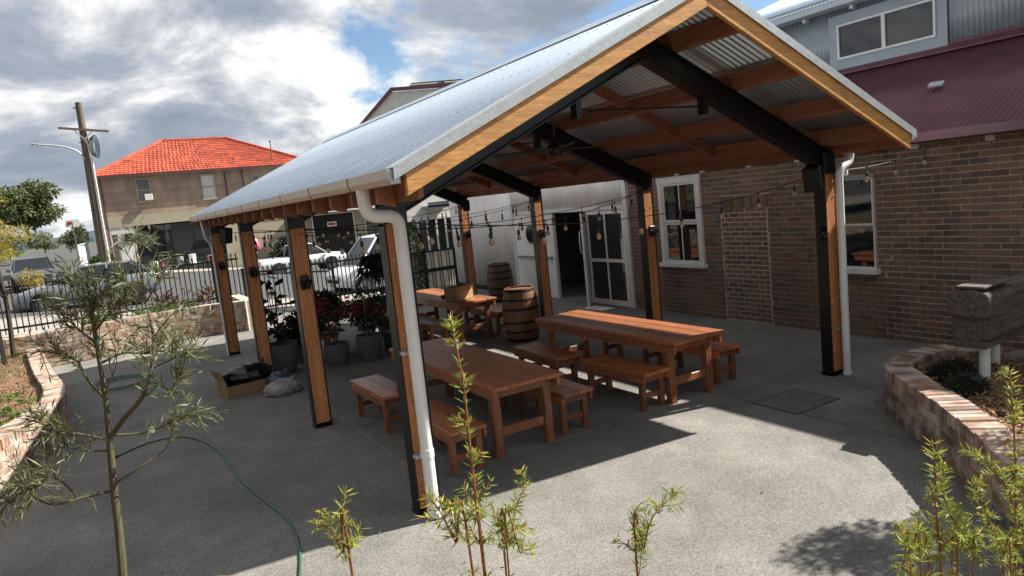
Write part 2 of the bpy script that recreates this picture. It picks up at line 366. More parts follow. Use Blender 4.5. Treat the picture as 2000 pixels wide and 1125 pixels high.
def lay_bricks(boxes, parent, material, limit=300, jit=.003):
    """boxes: (centre, size(l,t,h), rz). The nearest seen ones become objects sharing meshes, the rest one joined part"""
    boxes = sorted(boxes, key=lambda b: (0 if seen(b[0]) else 1, np.linalg.norm(np.asarray(b[0])-CAM)))
    cache = {}; rest = MB()
    for i, (c, s, rz) in enumerate(boxes):
        c = np.asarray(c, float); j = rng.uniform(-jit, jit, 3)
        if i < limit and seen(c):
            k = tuple(round(q, 3) for q in s)
            if k not in cache:
                m = MB(); l, t, h = (q/2 for q in k); e = min(.005, h*.2)
                # a brick with softened arrises
                v = []
                for z, q in ((-h, e), (-h+e, 0), (h-e, 0), (h, e)):
                    v += [(-l+q, -t+q, z), (l-q, -t+q, z), (l-q, t-q, z), (-l+q, t-q, z)]
                f = [(3, 2, 1, 0), (12, 13, 14, 15)]+[(a*4+b, a*4+(b+1) % 4, a*4+4+(b+1) % 4, a*4+4+b) for a in range(3) for b in range(4)]
                me = m.add(v, f).mesh('brick'); me.materials.append(MAT[material]); cache[k] = me
            o = inst('brick', cache[k], parent, c+j*np.array([1, 1, .4]), (0, 0, rz+rng.normal()*.006))
        else:
            ca, sa = math.cos(rz), math.sin(rz); l, t, h = (q/2 for q in s); v = []
            for z in (-h, h):
                for a, b in ((-l, -t), (l, -t), (l, t), (-l, t)):
                    v.append((c[0]+j[0]+a*ca-b*sa, c[1]+j[1]+a*sa+b*ca, c[2]+z))
            rest.add(v, [(3, 2, 1, 0), (4, 5, 6, 7), (0, 1, 5, 4), (1, 2, 6, 5), (2, 3, 7, 6), (3, 0, 4, 7)])
    if rest.v: rest.obj('brickwork', material, parent, kind='stuff', fix=False)

# ================================================================== SETTING
def streetz(x): return np.clip(.02-.09*np.asarray(x, float), -1.15, .5)-.02
def sheet(name, xs, ys, zf, material):
    X, Y = np.meshgrid(xs, ys); Z = zf(X, Y); nx = len(xs); v = np.stack([X, Y, Z], -1).reshape(-1, 3)
    i = (np.arange(len(ys)-1)[:, None]*nx+np.arange(nx-1)[None]).ravel()
    o = npmesh(name, v, np.stack([i, i+1, i+nx+1, i+nx], 1), material); return tag(o, kind='structure')
sheet('ground', [-1500, -400, -60, -20, -6, -3, 0, 4, 8, 13, 20, 60, 400, 1500], [-300, -40, 0, 15, 30, 62, 120, 300, 2500], lambda x, y: streetz(x)-.30, 'earth')
# the courtyard slab
c = MB(); c.box(-9, 14, -9, 14.9, -.4, 0); tag(c.obj('courtyard_pavement', 'concrete'), kind='structure')
def strip(name, a, b, w, material, z=.004):
    a = np.array(a, float); b = np.array(b, float); d = unit(b-a); n = np.array([-d[1], d[0]])*w/2
    m = MB(); m.add([(*(a-n), z), (*(a+n), z), (*(b+n), z), (*(b-n), z)], [(0, 1, 2, 3)])
    return tag(m.obj(name, material), kind='structure')
strip('saw_cut_joint', (.36, -.9), (.36, 10.2), .012, 'concrete_line')
strip('saw_cut_joint', (.9, .62), (6.9, .62), .014, 'concrete_line')
strip('saw_cut_joint', (4.0, -3.2), (4.0, .6), .008, 'joint_dark')
strip('saw_cut_joint', (-2.4, 6.2), (7.2, 6.2), .010, 'joint_dark')
# road, kerbs, footpaths: street runs along X behind the fence
sheet('road', [-90, -20, -6, -3, 0, 4, 8, 13, 20, 90], [20, 30, 45.5], lambda x, y: streetz(x)+.004, 'asphalt')
sheet('footpath', [-90, -20, -6, -3, 0, 4, 8, 13, 20, 90], [14.95, 19.7], lambda x, y: streetz(x)+.12, 'footpath')
sheet('footpath', [-.6, 0, 4, 8, 13, 20, 90], [45.8, 49.6], lambda x, y: streetz(x)+.12, 'footpath')
for y in (19.7, 45.5):
    xs = [-90, -20, -6, -3, 0, 4, 8, 13, 20, 90]; m = MB()
    for a, b in zip(xs[:-1], xs[1:]):
        za, zb = float(streetz(a)), float(streetz(b))
        m.add([(a, y, za-.1), (b, y, zb-.1), (b, y+.3, zb-.1), (a, y+.3, za-.1), (a, y, za+.13), (b, y, zb+.13), (b, y+.3, zb+.13), (a, y+.3, za+.13)],
              [(3, 2, 1, 0), (4, 5, 6, 7), (0, 1, 5, 4), (1, 2, 6, 5), (2, 3, 7, 6), (3, 0, 4, 7)])
    tag(m.obj('kerb', 'footpath'), kind='structure')
m = MB(); m.box(-40, 40, 19.9, 20, -3, -.4)
sheet('side_road', [-14, -6, -3.0, -.9], [45.6, 60, 100, 180], lambda x, y: streetz(x)+.012+np.clip((y-60)*.006, 0, 2), 'asphalt')
sheet('verge', [-60, -30, -14.2], [45.9, 60, 100, 180], lambda x, y: streetz(x)+.10+np.clip((y-60)*.006, 0, 2), 'grass')
# far hills
m = MB(); xs = np.linspace(-700, 700, 60); v = []; f = []
for i, x in enumerate(xs):
    h = 9+6*math.sin(x*.009+1)+3*math.sin(x*.031)
    v += [(x, 900, -20), (x, 920+x*.05, h), (x, 1300, h-5)]
for i in range(59):
    for k in range(2): a = i*3+k; f.append((a, a+3, a+4, a+1))
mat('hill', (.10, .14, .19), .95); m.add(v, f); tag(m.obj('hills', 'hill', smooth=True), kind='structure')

# square access cover in the slab: frame, infill tray
acc = empty('access_cover', (4.3, -.27, .004), 0, 'square concrete-filled access cover set flush in the paving', 'access cover')
m = MB(); m.box(-.33, .33, -.28, .28, 0, .004); m.obj('infill', 'cover', acc)
m = MB()
for a in ((-.35, .35, -.30, -.28), (-.35, .35, .28, .30), (-.35, -.33, -.28, .28), (.33, .35, -.28, .28)): m.box(*a, 0, .007)
m.obj('frame', 'joint_dark', acc)
m = MB(); m.box(-.008, .008, -.279, .279, .004, .006); m.obj('joint', 'joint_dark', acc)

# ------------------------------------------------------------------ brick building on the right
BX = 7.35
bb = empty('brick_building', (BX, 0, 0), 0, 'dark brown brick building with maroon lean-to roof and zinc upper storey', 'building')
def LB(m): # builder coordinates are world; shift into the building's frame
    m.v = [(x-BX, y, z) for x, y, z in m.v]; return m
m = MB(); m.box(BX-.003, BX+.35, -7, 5.86, -.1, 2.74); LB(m).obj('wall', 'mortar', bb)
m = MB(); m.box(BX-.0055, BX-.0035, 2.47, 3.48, 0, 1.935); LB(m).obj('patch_mortar', 'mortar_light', bb)
wins = [(3.88, 4.95, .95, 2.55), (.66, 1.42, .97, 2.29)]
door = (2.49, 3.46, 0, 1.92); lint = (2.45, 3.50, 1.92, 2.14)
boxes = []; ch = .0797; bl = .2225
def hit(y0, y1, z0, z1, r): return y1 > r[0]+1e-4 and y0 < r[1]-1e-4 and z1 > r[2]+.02 and z0 < r[3]-.02
def carve(y0, y1, z0, z1, rects):
    segs = [(y0, y1)]
    for r in rects:
        if z1 > r[2]+.02 and z0 < r[3]-.02:
            ns = []
            for a, b in segs:
                if b <= r[0] or a >= r[1]: ns.append((a, b)); continue
                if a < r[0]-.03: ns.append((a, r[0]))
                if b > r[1]+.03: ns.append((r[1], b))
            segs = ns
    return segs
row = 0; z = .004
while z < 2.70:
    y = -6.9+(bl/2 if row % 2 else 0)
    while y < 5.85:
        for a, b in carve(y, min(y+bl, 5.86), z, z+ch, wins+[door, lint]):
            if b-a > .04: boxes.append(((.0, (a+b)/2, z+ch/2), (b-a-.012, .05, ch-.0125), R(90)))
        y += bl
    z += ch; row += 1
row = 0; z = .004+.02
while z < 1.88:   # the bricked-up doorway: its own bond, a little uneven
    y = door[0]+.012; y += 0 if row % 2 else -bl/2
    while y < door[1]:
        a, b = max(y, door[0]+.012), min(y+bl, door[1]-.012)
        if b-a > .05: boxes.append(((-.001, (a+b)/2, z+ch/2), (b-a-.020, .054, ch-.019), R(90)))
        y += bl
    z += ch; row += 1
for i in range(13):
    y = lint[0]+.04+i*.081; boxes.append(((-.001, y, 2.03), (.072, .05, .21), R(90)))
# put the lists in the building's frame, then lay
class _P: pass
bx2 = [((c[0]+BX+.018, c[1], c[2]), s, rz) for c, s, rz in boxes]
hold = empty('tmp'); 
lay_bricks(bx2, hold, 'brick_wall', 300)
for o in list(hold.children): o.parent = bb; o.location = (o.location.x-BX, o.location.y, o.location.z)
bpy.data.objects.remove(hold)
def sash(y0, y1, z0, z1, wide, muntin=True):
    w = empty('window', (0, 0, 0)); w.parent = bb
    t = wide
    m = MB(); 
    if muntin: m.box(-.06, .01, y0, y0+t, z0, z1); m.box(-.06, .01, y1-t, y1, z0, z1)
    m.box(-.065, .01, y0-.02, y1+.02, z1-t*1.1, z1+.02); m.obj('frame', 'white_paint' if wide > .05 else 'grey_paint', w, bevel=.006)
    m = MB(); m.box(-.11, .01, y0-.04, y1+.04, z0-.05, z0+.03); m.obj('sill', 'white_paint', w, bevel=.006)
    zm = (z0+z1)/2-.02; a, b = y0+t, y1-t
    for k, (p, q, dx) in enumerate(((zm, z1-t, -.035), (z0+.03, zm, -.02))):
        m = MB(); e = .045 if muntin else .02
        m.box(dx, dx+.03, a, a+e, p, q); m.box(dx, dx+.03, b-e, b, p, q); m.box(dx-.001, dx+.03, a+e, b-e, q-e, q); m.box(dx-.001, dx+.03, a+e, b-e, p, p+e)
        if muntin: m.box(dx+.002, dx+.028, (a+b)/2-.011, (a+b)/2+.011, p+e, q-e)
        m.obj('sash', 'white_paint', w)
        for g0, g1 in (((a+e, (a+b)/2-.011), ((a+b)/2+.011, b-e)) if muntin else ((a+e, b-e),)):
            m = MB(); m.box(dx+.012, dx+.016, g0, g1, p+e, q-e); m.obj('pane', 'glass', w)
    return w
sash(*wins[0], .10); sash(wins[1][0], wins[1][1], wins[1][2], wins[1][3], .022, False)
for y in (4.42, 3.80, 2.78, 1.86, .09, -.81, -1.7): m = MB(); m.box(-.05, .01, y-.05, y+.05, 2.58, 2.67); m.obj('eave_block', 'white_paint', bb, bevel=.004)
# gutter and maroon corrugated roof: eave at x=7.0 z=2.74 up to the upper wall at x=9.2 z=3.97
m = MB(); m.prism([(6.93, 2.66), (7.05, 2.64), (7.05, 2.655), (6.945, 2.675), (6.945, 2.77), (6.93, 2.77)], 'y', -7, 5.85); m.box(7.05, BX+.02, -7, 5.85, 2.69, 2.71)
LB(m).obj('gutter', 'roof_maroon', bb)
def corrugated(name, p00, pu, pv, ulen, vlen, pitch, amp, material, parent, kind=None, per=8, vs=2, thick=True):
    """sheet: p00 origin, pu unit vector across the waves, pv unit vector along them"""
    p00 = np.array(p00, float); pu = unit(pu); pv = unit(pv); n = np.cross(pu, pv)
    nu = max(2, int(ulen/pitch*per))+1; u = np.linspace(0, ulen, nu); w = amp*np.cos(2*np.pi*u/pitch)
    V = []
    for t in np.linspace(0, vlen, vs): V.append(p00+u[:, None]*pu+t*pv+w[:, None]*n)
    V = np.concatenate(V); i = (np.arange(vs-1)[:, None]*nu+np.arange(nu-1)[None]).ravel()
    o = npmesh(name, V, np.stack([i, i+1, i+nu+1, i+nu], 1), material, parent, kind, smooth=True)
    if thick: sm = o.modifiers.new('gauge', 'SOLIDIFY'); sm.thickness = .0015
    return o
sl = np.array([2.4, 0, 1.27]); corrugated('roof', (7.0-BX, -7, 2.76), (0, 1, 0), sl, 12.9, np.linalg.norm(sl), .076, .010, 'roof_maroon', bb)
m = MB(); m.prism([(9.22, 3.96), (9.41, 4.06), (9.41, 4.12), (9.39, 4.12), (9.39, 4.08), (9.22, 3.985)], 'y', -7, 5.88); LB(m).obj('apron_flashing', 'roof_maroon', bb)
m = MB(); m.prism([(BX+.36, 0), (16, 0), (16, 5.1), (9.44, 5.1), (9.44, 2.5), (BX+.36, 2.5)], 'y', -6.98, 5.84); LB(m).obj('core', 'dark', bb)
corrugated('cladding', (9.42-BX, -7, 4.0), (0, 1, 0), (0, 0, 1), 12.9, 1.3, .076, .009, 'zinc_clad', bb)
m = MB(); m.prism([(9.12, 5.06), (9.31, 5.04), (9.31, 5.06), (9.14, 5.08), (9.14, 5.15), (9.12, 5.15)], 'y', -7.1, 6.0); LB(m).obj('gutter', 'galv_flash', bb)
for y in np.arange(-5, 5.9, .9): m = MB(); m.box(9.29-BX, 9.4-BX, y-.03, y+.03, 4.99, 5.09); m.obj('bracket', 'white_paint', bb)
sl = np.array([3.2, 0, 1.15]); corrugated('roof', (9.14-BX, -7.1, 5.16), (0, 1, 0), sl, 13.1, np.linalg.norm(sl), .076, .010, 'galv', bb)
for (y0, y1) in ((.89, 2.52), (-2.9, -.65)):
    w = empty('window', (9.4-BX, 0, 0)); w.parent = bb; z0, z1 = 4.23, 4.80
    m = MB(); e = .16; m.box(-.03, .0, y0-e, y0, z0-e*1.1, z1+e); m.box(-.03, 0, y1, y1+e, z0-e*1.1, z1+e); m.box(-.028, 0, y0, y1, z1, z1+e); m.box(-.028, 0, y0, y1, z0-e*1.1, z0); m.obj('flashing', 'zinc_clad', w)
    m = MB(); e = .035; ym = (y0+y1)/2
    for a in ((y0, y0+e, z0, z1), (y1-e, y1, z0, z1), (ym-.03, ym+.03, z0, z1)): m.box(-.05, .0, *a)
    for a in ((y0+e, ym-.03), (ym+.03, y1-e)): m.box(-.049, 0, *a, z0, z0+e); m.box(-.049, 0, *a, z1-e, z1)
    m.obj('frame', 'white_paint', w)
    for a in ((y0+e, ym-.03), (ym+.03, y1-e)): m = MB(); m.box(-.02, -.016, *a, z0+e, z1-e); m.obj('pane', 'glass', w)
m = MB(); m.box(-.02, .0, -.09, .09, -.06, .06); o = m.obj('roof_patch', 'galv_flash', bb); o.location = (8.1-BX, .22, 3.41); o.rotation_euler = (0, R(90-29), R(15))

# ------------------------------------------------------------------ white corrugated hall with doors
wh = empty('white_hall', (BX, 6, 0), 0, 'white corrugated-iron hall wall with open doors beyond the brick wall', 'building')
def LW(m): m.v = [(x-BX, y-6, z) for x, y, z in m.v]; return m
corrugated('cladding', (0, -.05, 2.10), (0, 1, 0), (0, 0, 1), 4.55, 1.3, .085, .013, 'white_clad', wh)
corrugated('cladding', (0, 4.5, .12), (0, 1, 0), (0, 0, 1), 3.6, 3.28, .085, .013, 'white_clad', wh)
m = MB(); m.box(.02, .05, 4.52, 8.1, 0, 3.4); m.box(.02, .05, -.1, 4.52, 2.06, 3.4); m.obj('backing', 'white_clad', wh)
m = MB(); m.box(-.03, .02, 4.56, 8.1, 0, .12); m.obj('plinth', 'dark', wh)
for a in ((-.09, .04, 0, 2.9), (2.62, 2.68, 0, 2.06), (4.42, 4.52, 0, 2.1)): m = MB(); m.box(-.03, .05, *a); m.obj('door_jamb', 'white_paint', wh, bevel=.005)
m = MB(); m.box(-.035, .05, .04, 4.52, 2.03, 2.115); m.obj('door_head', 'white_paint', wh, bevel=.005)
# room behind the opening
m = MB(); m.box(.06, 3.5, .0, 5, -.05, .01); m.obj('room_floor', 'interior', wh)
m = MB(); m.box(3.5, 3.55, 0, 5, 0, 2.5); m.box(.3, 3.5, 5, 5.05, 0, 2.5); m.box(.3, 3.5, -.1, -.05, 0, 2.5); m.box(.06, 3.5, 0, 5, 2.45, 2.5); m.obj('room_wall', 'interior', wh)
def glazed(name, y0, y1, x=0., ang=0.):
    d = empty(name, (x, y0, 0), ang); d.parent = wh; w = y1-y0; m = MB(); e = .07
    m.box(-.02, .02, 0, e, .01, 2.02); m.box(-.02, .02, w-e, w, .01, 2.02); m.box(-.019, .019, e, w-e, 1.95, 2.02); m.box(-.019, .019, e, w-e, .01, .12); m.box(-.019, .019, e, w-e, .93, 1.0)
    m.box(-.018, .018, w/2-.02, w/2+.02, .12, .93); m.box(-.018, .018, w/2-.02, w/2+.02, 1.0, 1.95); m.obj('frame', 'white_clad', d)
    for a in ((e, w/2-.02), (w/2+.02, w-e)):
        for b in ((.12, .93), (1.0, 1.95)): m = MB(); m.box(-.003, .003, *a, *b); m.obj('pane', 'glass', d)
    return d
glazed('glazed_door', .05, 1.33)
d = empty('door', (-.03, 1.38, 0), R(139)); d.parent = wh    # leaf standing open towards the yard
m = MB(); m.box(-.022, .022, 0, .72, .01, 2.02); m.obj('leaf', 'white_clad', d, bevel=.004)
m = MB(); m.tube([(.022, .6, 1.15), (.07, .6, 1.18), (.08, .6, 1.4), (.07, .6, 1.62), (.022, .6, 1.65)], .012); m.obj('handle', 'white_paint', d, smooth=True)
d = empty('door', (0, 0, 0)); d.parent = wh
m = MB(); m.box(-.01, .03, 2.68, 4.42, .01, 2.03); m.obj('leaf', 'white_clad', d)
m = MB(); m.bar((-.05, 2.75, .98), (-.05, 4.3, .98), .03, .05); m.box(-.05, -.01, 2.8, 2.86, .95, 1.01); m.box(-.05, -.01, 4.2, 4.26, .95, 1.01); m.obj('push_bar', 'grey_paint', d)
m = MB(); m.lathe([(.0, -.012), (.21, -.012), (.21, -.016), (0, -.016)], (0, 0, 0), 24); o = m.obj('pane', 'glass', d); o.location = (-.03, 3.62, 1.55); o.rotation_euler = (0, R(90), 0)
m = MB(); m.lathe([(.205, -.02), (.24, -.02), (.24, .01), (.205, .01), (.205, -.02)], (0, 0, 0), 24); o = m.obj('port_ring', 'grey_paint', d); o.location = (-.015, 3.62, 1.55); o.rotation_euler = (0, R(90), 0)
m = MB(); m.tube([(-.08, 4.9, .75), (-.08, 4.9, .6), (-.12, 4.9, .58)], .014); m.box(-.1, 0, 4.87, 4.93, .74, .8); m.obj('tap', 'grey_paint', wh)
# roof of the hall behind the pavilion
m = MB(); m.prism([(7.2, 3.38), (13, 5.2), (13, 5.26), (7.2, 3.44)], 'y', 5.9, 14.2); LW(m).obj('roof', 'zinc_clad', wh)

# white cottage wall further back with louvred windows
wc = empty('white_cottage', (5.6, 14.9, 0), 0, 'white cottage wall with a bank of tall narrow windows behind the gate', 'building')
m = MB(); m.box(.25, 4, 0, 1.2, -.4, 3.6); m.obj('wall', 'white_wall', wc)
m = MB(); m.prism([(.15, 3.55), (2.1, 4.4), (4.3, 3.55), (4.3, 3.65), (2.1, 4.5), (.15, 3.65)], 'y', -.15, 1.3); m.obj('roof', 'galv', wc)
w = empty('window', (.95, 0, 1.1)); w.parent = wc
m = MB()
for k in range(5): m.box(k*.31, k*.31+.05, -.06, .0, 0, .98)
m.box(-.04, 1.33, -.055, 0, .98, 1.05); m.box(-.06, 1.35, -.09, 0, -.07, 0); m.obj('frame', 'white_paint', w)
for k in range(4): m = MB(); m.box(k*.31+.05, k*.31+.31, -.02, -.01, 0, .98); m.obj('pane', 'glass', w)
m = MB(); m.box(1.2, 2.0, -.5, 0, 2.45, 2.5); m.box(1.2, 2.0, -.5, -.45, 2.4, 2.6); m.obj('hood', 'zinc_clad', wc)

# tall grey barn gable far behind
_a, _b, _c2 = atY(700, 250, 60), atY(760, 178, 60), atY(875, 172, 60)
bn = empty('barn', (_a[0], 60, 0), R(-16), 'tall grey-green iron barn with maroon trim showing above the pavilion roof', 'building')
bx, bz0, bz1 = _b[0]-_a[0], _a[2], _b[2]; sl_ = (bz1-bz0)/bx
m = MB(); m.prism([(-1.5, -1), (-1.5, bz0-1.5*sl_), (bx, bz1-.25), (bx+18, bz1), (bx+18, -1)], 'y', 0, 5); m.obj('wall', 'barn_clad', bn)
m = MB(); m.prism([(-1.8, bz0-1.8*sl_-.12), (-1.8, bz0-1.8*sl_+.2), (bx-.1, bz1+.12), (bx+18, bz1+.35), (bx+18, bz1+.0), (bx+.1, bz1-.2)], 'y', -.3, .0); m.obj('roof_trim', 'roof_maroon', bn)
m = MB(); m.prism([(bx+2, bz1+.45), (bx+18, bz1+.7), (bx+18, bz1+.82), (bx+2, bz1+.57)], 'y', .5, 4); m.box(bx+5, bx+5.2, .6, 3.5, bz1+.1, bz1+.5); m.obj('solar_panel', 'glass', bn)
for k in range(9): m = MB(); m.box(bx+.6+k*1.2, bx+.66+k*1.2, -.05, .0, 5, bz1-.4); m.obj('cladding_lap', 'barn_clad', bn)

# ================================================================== PAVILION
S, W, XM = 3.128, 5.35, 2.775
YF, YK = -.823, 10.25
def ZB(x): x = x if x <= XM else 2*XM-x; return 2.567+.4643*(x+.111)
RT = .212     # roof sheet above the purlin soffit
pav = empty('pavilion', (XM, 0, 0), 0, 'open timber and black steel pavilion with pale galvanised gable roof', 'pavilion')
def LP(m): m.v = [(x-XM, y, z) for x, y, z in m.v]; return m
postm = None
for k in range(4):
    for x0 in (0, W):
        y0 = k*S; e = empty('post', (x0-XM, y0, 0)); e.parent = pav; zt = 2.44
        m = MB(); m.box(0, .012, 0, .15, .012, zt+.2); m.box(.188, .2, 0, .15, .012, zt+.2); m.box(.012, .188, .07, .08, .012, zt+.2); m.obj('steel_column', 'steel_black', e, bevel=.002)
        m = MB(); m.box(-.01, .21, -.01, .16, 0, .012); m.obj('base_plate', 'steel_black', e)
        for a, b in ((.006, .068), (.082, .144)):
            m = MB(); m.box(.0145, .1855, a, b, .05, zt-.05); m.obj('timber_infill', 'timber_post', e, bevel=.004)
        for z in (.3, .9, 1.5, 2.1):
            for xx in (.05, .15): m = MB(); m.lathe([(0, -.008), (.008, -.006), (.011, 0), (.011, .004)], (0, 0, 0), 8); o = m.obj('bolt', 'galv_flash', e); o.location = (xx, .004, z+(.03 if xx > .1 else 0)); o.rotation_euler = (R(-90), 0, 0)
        m = MB(); m.box(.002, .198, -.006, .156, zt-.05, zt+.2); m.obj('knee_plate', 'steel_black', e, bevel=.003)
for k in range(4):
    y0 = k*S
    for sgn in (0, 1):
        fx = (lambda x: x) if not sgn else (lambda x: 2*XM-x)
        e = empty('rafter', (0, y0, 0)); e.parent = pav; d = .25; t = .014
        def band(a, b): return [(fx(.0)-XM, ZB(.0)+a), (fx(XM-.002)-XM, ZB(XM)+a), (fx(XM-.002)-XM, ZB(XM)+b), (fx(.0)-XM, ZB(.0)+b)]
        m = MB(); m.prism(band(-d, -d+t), 'y', .005, .145); m.prism(band(-t, -.002), 'y', .005, .145); m.prism(band(-d+t, -t), 'y', .055, .095); m.obj('beam', 'steel_black', e)
        for q in (.40, 1.2, 1.95, 2.58):
            x = fx(XM-q)-XM; m = MB(); m.box(x-.012, x-.004, -.03, .18, ZB(XM-q)-.01, ZB(XM-q)+.13); m.obj('cleat', 'steel_black', e)
        x = fx(1.98)-XM; m = MB(); m.box(x-.03, x+.03, .03, .12, ZB(1.98)-.25-.16, ZB(1.98)-.24); m.obj('tie_bracket', 'steel_black', e)
    x = XM-1.98; z = ZB(1.98)-.33; m = MB(); m.tube([(-x, y0+.075, z), (x, y0+.075, z)], .010, 8); m.obj('tie_rod', 'steel_black', pav)
# purlins with the butt joints over every frame, fascias, blocking
for sgn in (0, 1):
    fx = (lambda x: x) if not sgn else (lambda x: 2*XM-x)
    for q in (.40, 1.2, 1.95, 2.58):
        x = XM-q; z = ZB(x)
        ys = [YF+.045, 0.075, S+.075, 2*S+.075, 3*S+.075, YK-.045]
        for a, b in zip(ys[:-1], ys[1:]):
            m = MB(); h = .17 
            p = [(fx(x-.0225)-XM, ZB(x-.0225)), (fx(x+.0225)-XM, ZB(x+.0225)), (fx(x+.0225)-XM, ZB(x+.0225)+h), (fx(x-.0225)-XM, ZB(x-.0225)+h)]
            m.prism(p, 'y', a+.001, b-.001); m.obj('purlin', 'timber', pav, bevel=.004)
    x = -.02; ys = [YF+.045, 2*S+.075, YK-.045]
    for a, b in zip(ys[:-1], ys[1:]):
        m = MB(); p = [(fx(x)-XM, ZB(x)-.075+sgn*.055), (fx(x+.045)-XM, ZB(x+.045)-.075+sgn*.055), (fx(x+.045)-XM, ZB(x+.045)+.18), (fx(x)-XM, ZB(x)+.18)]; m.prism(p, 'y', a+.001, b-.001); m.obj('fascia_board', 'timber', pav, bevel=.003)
    for k in range(3):                      # blocking between purlins at mid bay
        y = (k+.5)*S+.075; qs = [.40, 1.2, 1.95, 2.58]
        for a, b in zip(qs[:-1], qs[1:]):
            xa, xb = XM-b+.024, XM-a-.024; m = MB()
            m.prism([(fx(xa)-XM, ZB(xa)+.01), (fx(xb)-XM, ZB(xb)+.01), (fx(xb)-XM, ZB(xb)+.15), (fx(xa)-XM, ZB(xa)+.15)], 'y', y-.022, y+.022); m.obj('blocking', 'timber_x', pav, bevel=.003)
    y = -.34
    while y < YK-.2:                        # tails that carry the gutter, outside the fascia
        m = MB(); a, b = -.155, -.022
        m.prism([(fx(a)-XM, ZB(a)-.005+sgn*.075), (fx(b)-XM, ZB(b)-.10+sgn*.075), (fx(b)-XM, ZB(b)+.17), (fx(a)-XM, ZB(a)+.17)], 'y', y-.022, y+.022); m.obj('rafter_tail', 'timber', pav, bevel=.003); y += .575
    for y in (YF, YK-.045):                 # barge boards
        m = MB(); h = RT-.012
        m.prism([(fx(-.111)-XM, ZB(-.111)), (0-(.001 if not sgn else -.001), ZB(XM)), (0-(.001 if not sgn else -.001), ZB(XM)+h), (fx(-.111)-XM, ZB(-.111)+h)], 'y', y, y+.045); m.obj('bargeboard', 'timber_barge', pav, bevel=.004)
        m = MB(); y2 = y-.019 if y < 0 else y+.060
        a0, a1 = RT-.058, RT+.026
        m.prism([(fx(-.2)-XM, ZB(-.2)+a0), (0, ZB(XM)+a0), (0, ZB(XM)+a1), (fx(-.2)-XM, ZB(-.2)+a1)], 'y', y2, y2+.004)
        m.prism([(fx(-.2)-XM, ZB(-.2)+a1-.006), (0, ZB(XM)+a1-.006), (0, ZB(XM)+a1), (fx(-.2)-XM, ZB(-.2)+a1)], 'y', min(y2+.004, y2+.16 if y < 0 else y2-.16), max(y2, y2+.16 if y < 0 else y2-.002))
        m.obj('barge_flashing', 'galv_flash', pav)
    # roof sheet: waves run from ridge to eave
    p0 = np.array([0, YF-.005, ZB(XM)+RT+.012]); pv = np.array([fx(-.19)-XM, 0, ZB(-.19)-ZB(XM)])
    ln = np.linalg.norm(pv); o = corrugated('roof_sheet', p0, (0, 1, 0), pv, YK-YF+.01, ln, .076, .0085, 'galv', pav)
    for y in np.arange(YF+.762, YK, .762):      # side laps of the sheets
        m = MB(); a = np.array([0, y, ZB(XM)+RT+.0212]); b = a+pv; m.bar(a, b, .010, .002, (0, 0, 1)); m.obj('sheet_lap', 'galv', pav)
    # screws in rows along every purlin
    m = MB()
    for q in (.12, .40, 1.2, 1.95, 2.58, 2.80):
        for y in np.arange(YF+.08, YK, .152):
            x = fx(XM-q)-XM; z = ZB(XM-q)+RT+.022; m.lathe([(.0075, 0), (.007, .004), (.004, .007), (0, .008)], (x, y+rng.normal()*.004, z), 6)
    m.obj('roof_screws', 'grey_paint', pav, kind='stuff', fix=False)
    # gutter, brackets
    g = fx; xo, xi = -.235+sgn*.03, -.15; zt = ZB(-.2)+RT+.015
    m = MB(); gd = .098-.013*sgn; pr_ = [(xi, zt-.01), (xi, zt-gd), (xo+.02, zt-gd), (xo, zt-.062+.007*sgn), (xo, zt), (xo+.012, zt), (xo+.012, zt-.006), (xo+.004, zt-.006), (xo+.004, zt-.060+.007*sgn), (xo+.023, zt-gd+.004), (xi-.004, zt-gd+.004), (xi-.004, zt-.01)]
    m.prism([(g(a)-XM, b) for a, b in pr_], 'y', YF+.01, YK); m.obj('gutter', 'gutter', pav)
    for y in (YF+.006, YK): m = MB(); m.prism([(g(a)-XM, b) for a, b in pr_[:6]], 'y', y, y+.004); m.obj('gutter_stop_end', 'galv_flash', pav)
    for y in np.arange(.02, YK, 1.12):
        m = MB(); m.prism([(g(a)-XM, b) for a, b in ((xi, zt-gd-.003), (xo+.018, zt-gd-.003), (xo-.003, zt-.062+.007*sgn), (xo-.003, zt+.003), (xo+.0, zt+.003), (xo, zt-.061+.007*sgn), (xo+.02, zt-gd-.0005), (xi, zt-gd-.0005))], 'y', y, y+.014); m.obj('gutter_bracket', 'steel_black', pav)
m = MB(); a = .16; zr = ZB(XM)+RT+.03; m.prism([(-a, zr-a*.4643), (0, zr+.02), (a, zr-a*.4643), (a, zr-a*.4643+.004), (0, zr+.026), (-a, zr-a*.4643+.004)], 'y', YF-.015, YK+.015); m.obj('ridge_cap', 'galv', pav)
def arc(c, r, a0, a1, ax, n=6):
    """quarter bends in the plane spanned by two axes"""
    return [tuple(np.array(c)+r*(math.cos(a)*np.array(ax[0])+math.sin(a)*np.array(ax[1]))) for a in np.linspace(a0, a1, n)]
X_, Z_ = (1, 0, 0), (0, 0, 1)
def rnd(pts, r=.09, n=6):
    """polyline with rounded corners"""
    P = [Vector(p) for p in pts]; o = [P[0]]
    for i in range(1, len(P)-1):
        a = (P[i-1]-P[i]).normalized(); b = (P[i+1]-P[i]).normalized(); p0 = P[i]+a*r; p1 = P[i]+b*r
        for t in np.linspace(0, 1, n): o.append((1-t)**2*p0+2*t*(1-t)*P[i]+t*t*p1)
    o.append(P[-1]); return o
m = MB(); m.tube(rnd([(-.17, -.1, 2.66), (-.165, -.1, 2.455), (.085, -.105, 2.44), (.085, -.105, 0.01)]), .05, 16)
e = LP(m).obj('downpipe', 'pvc', pav, smooth='auto')
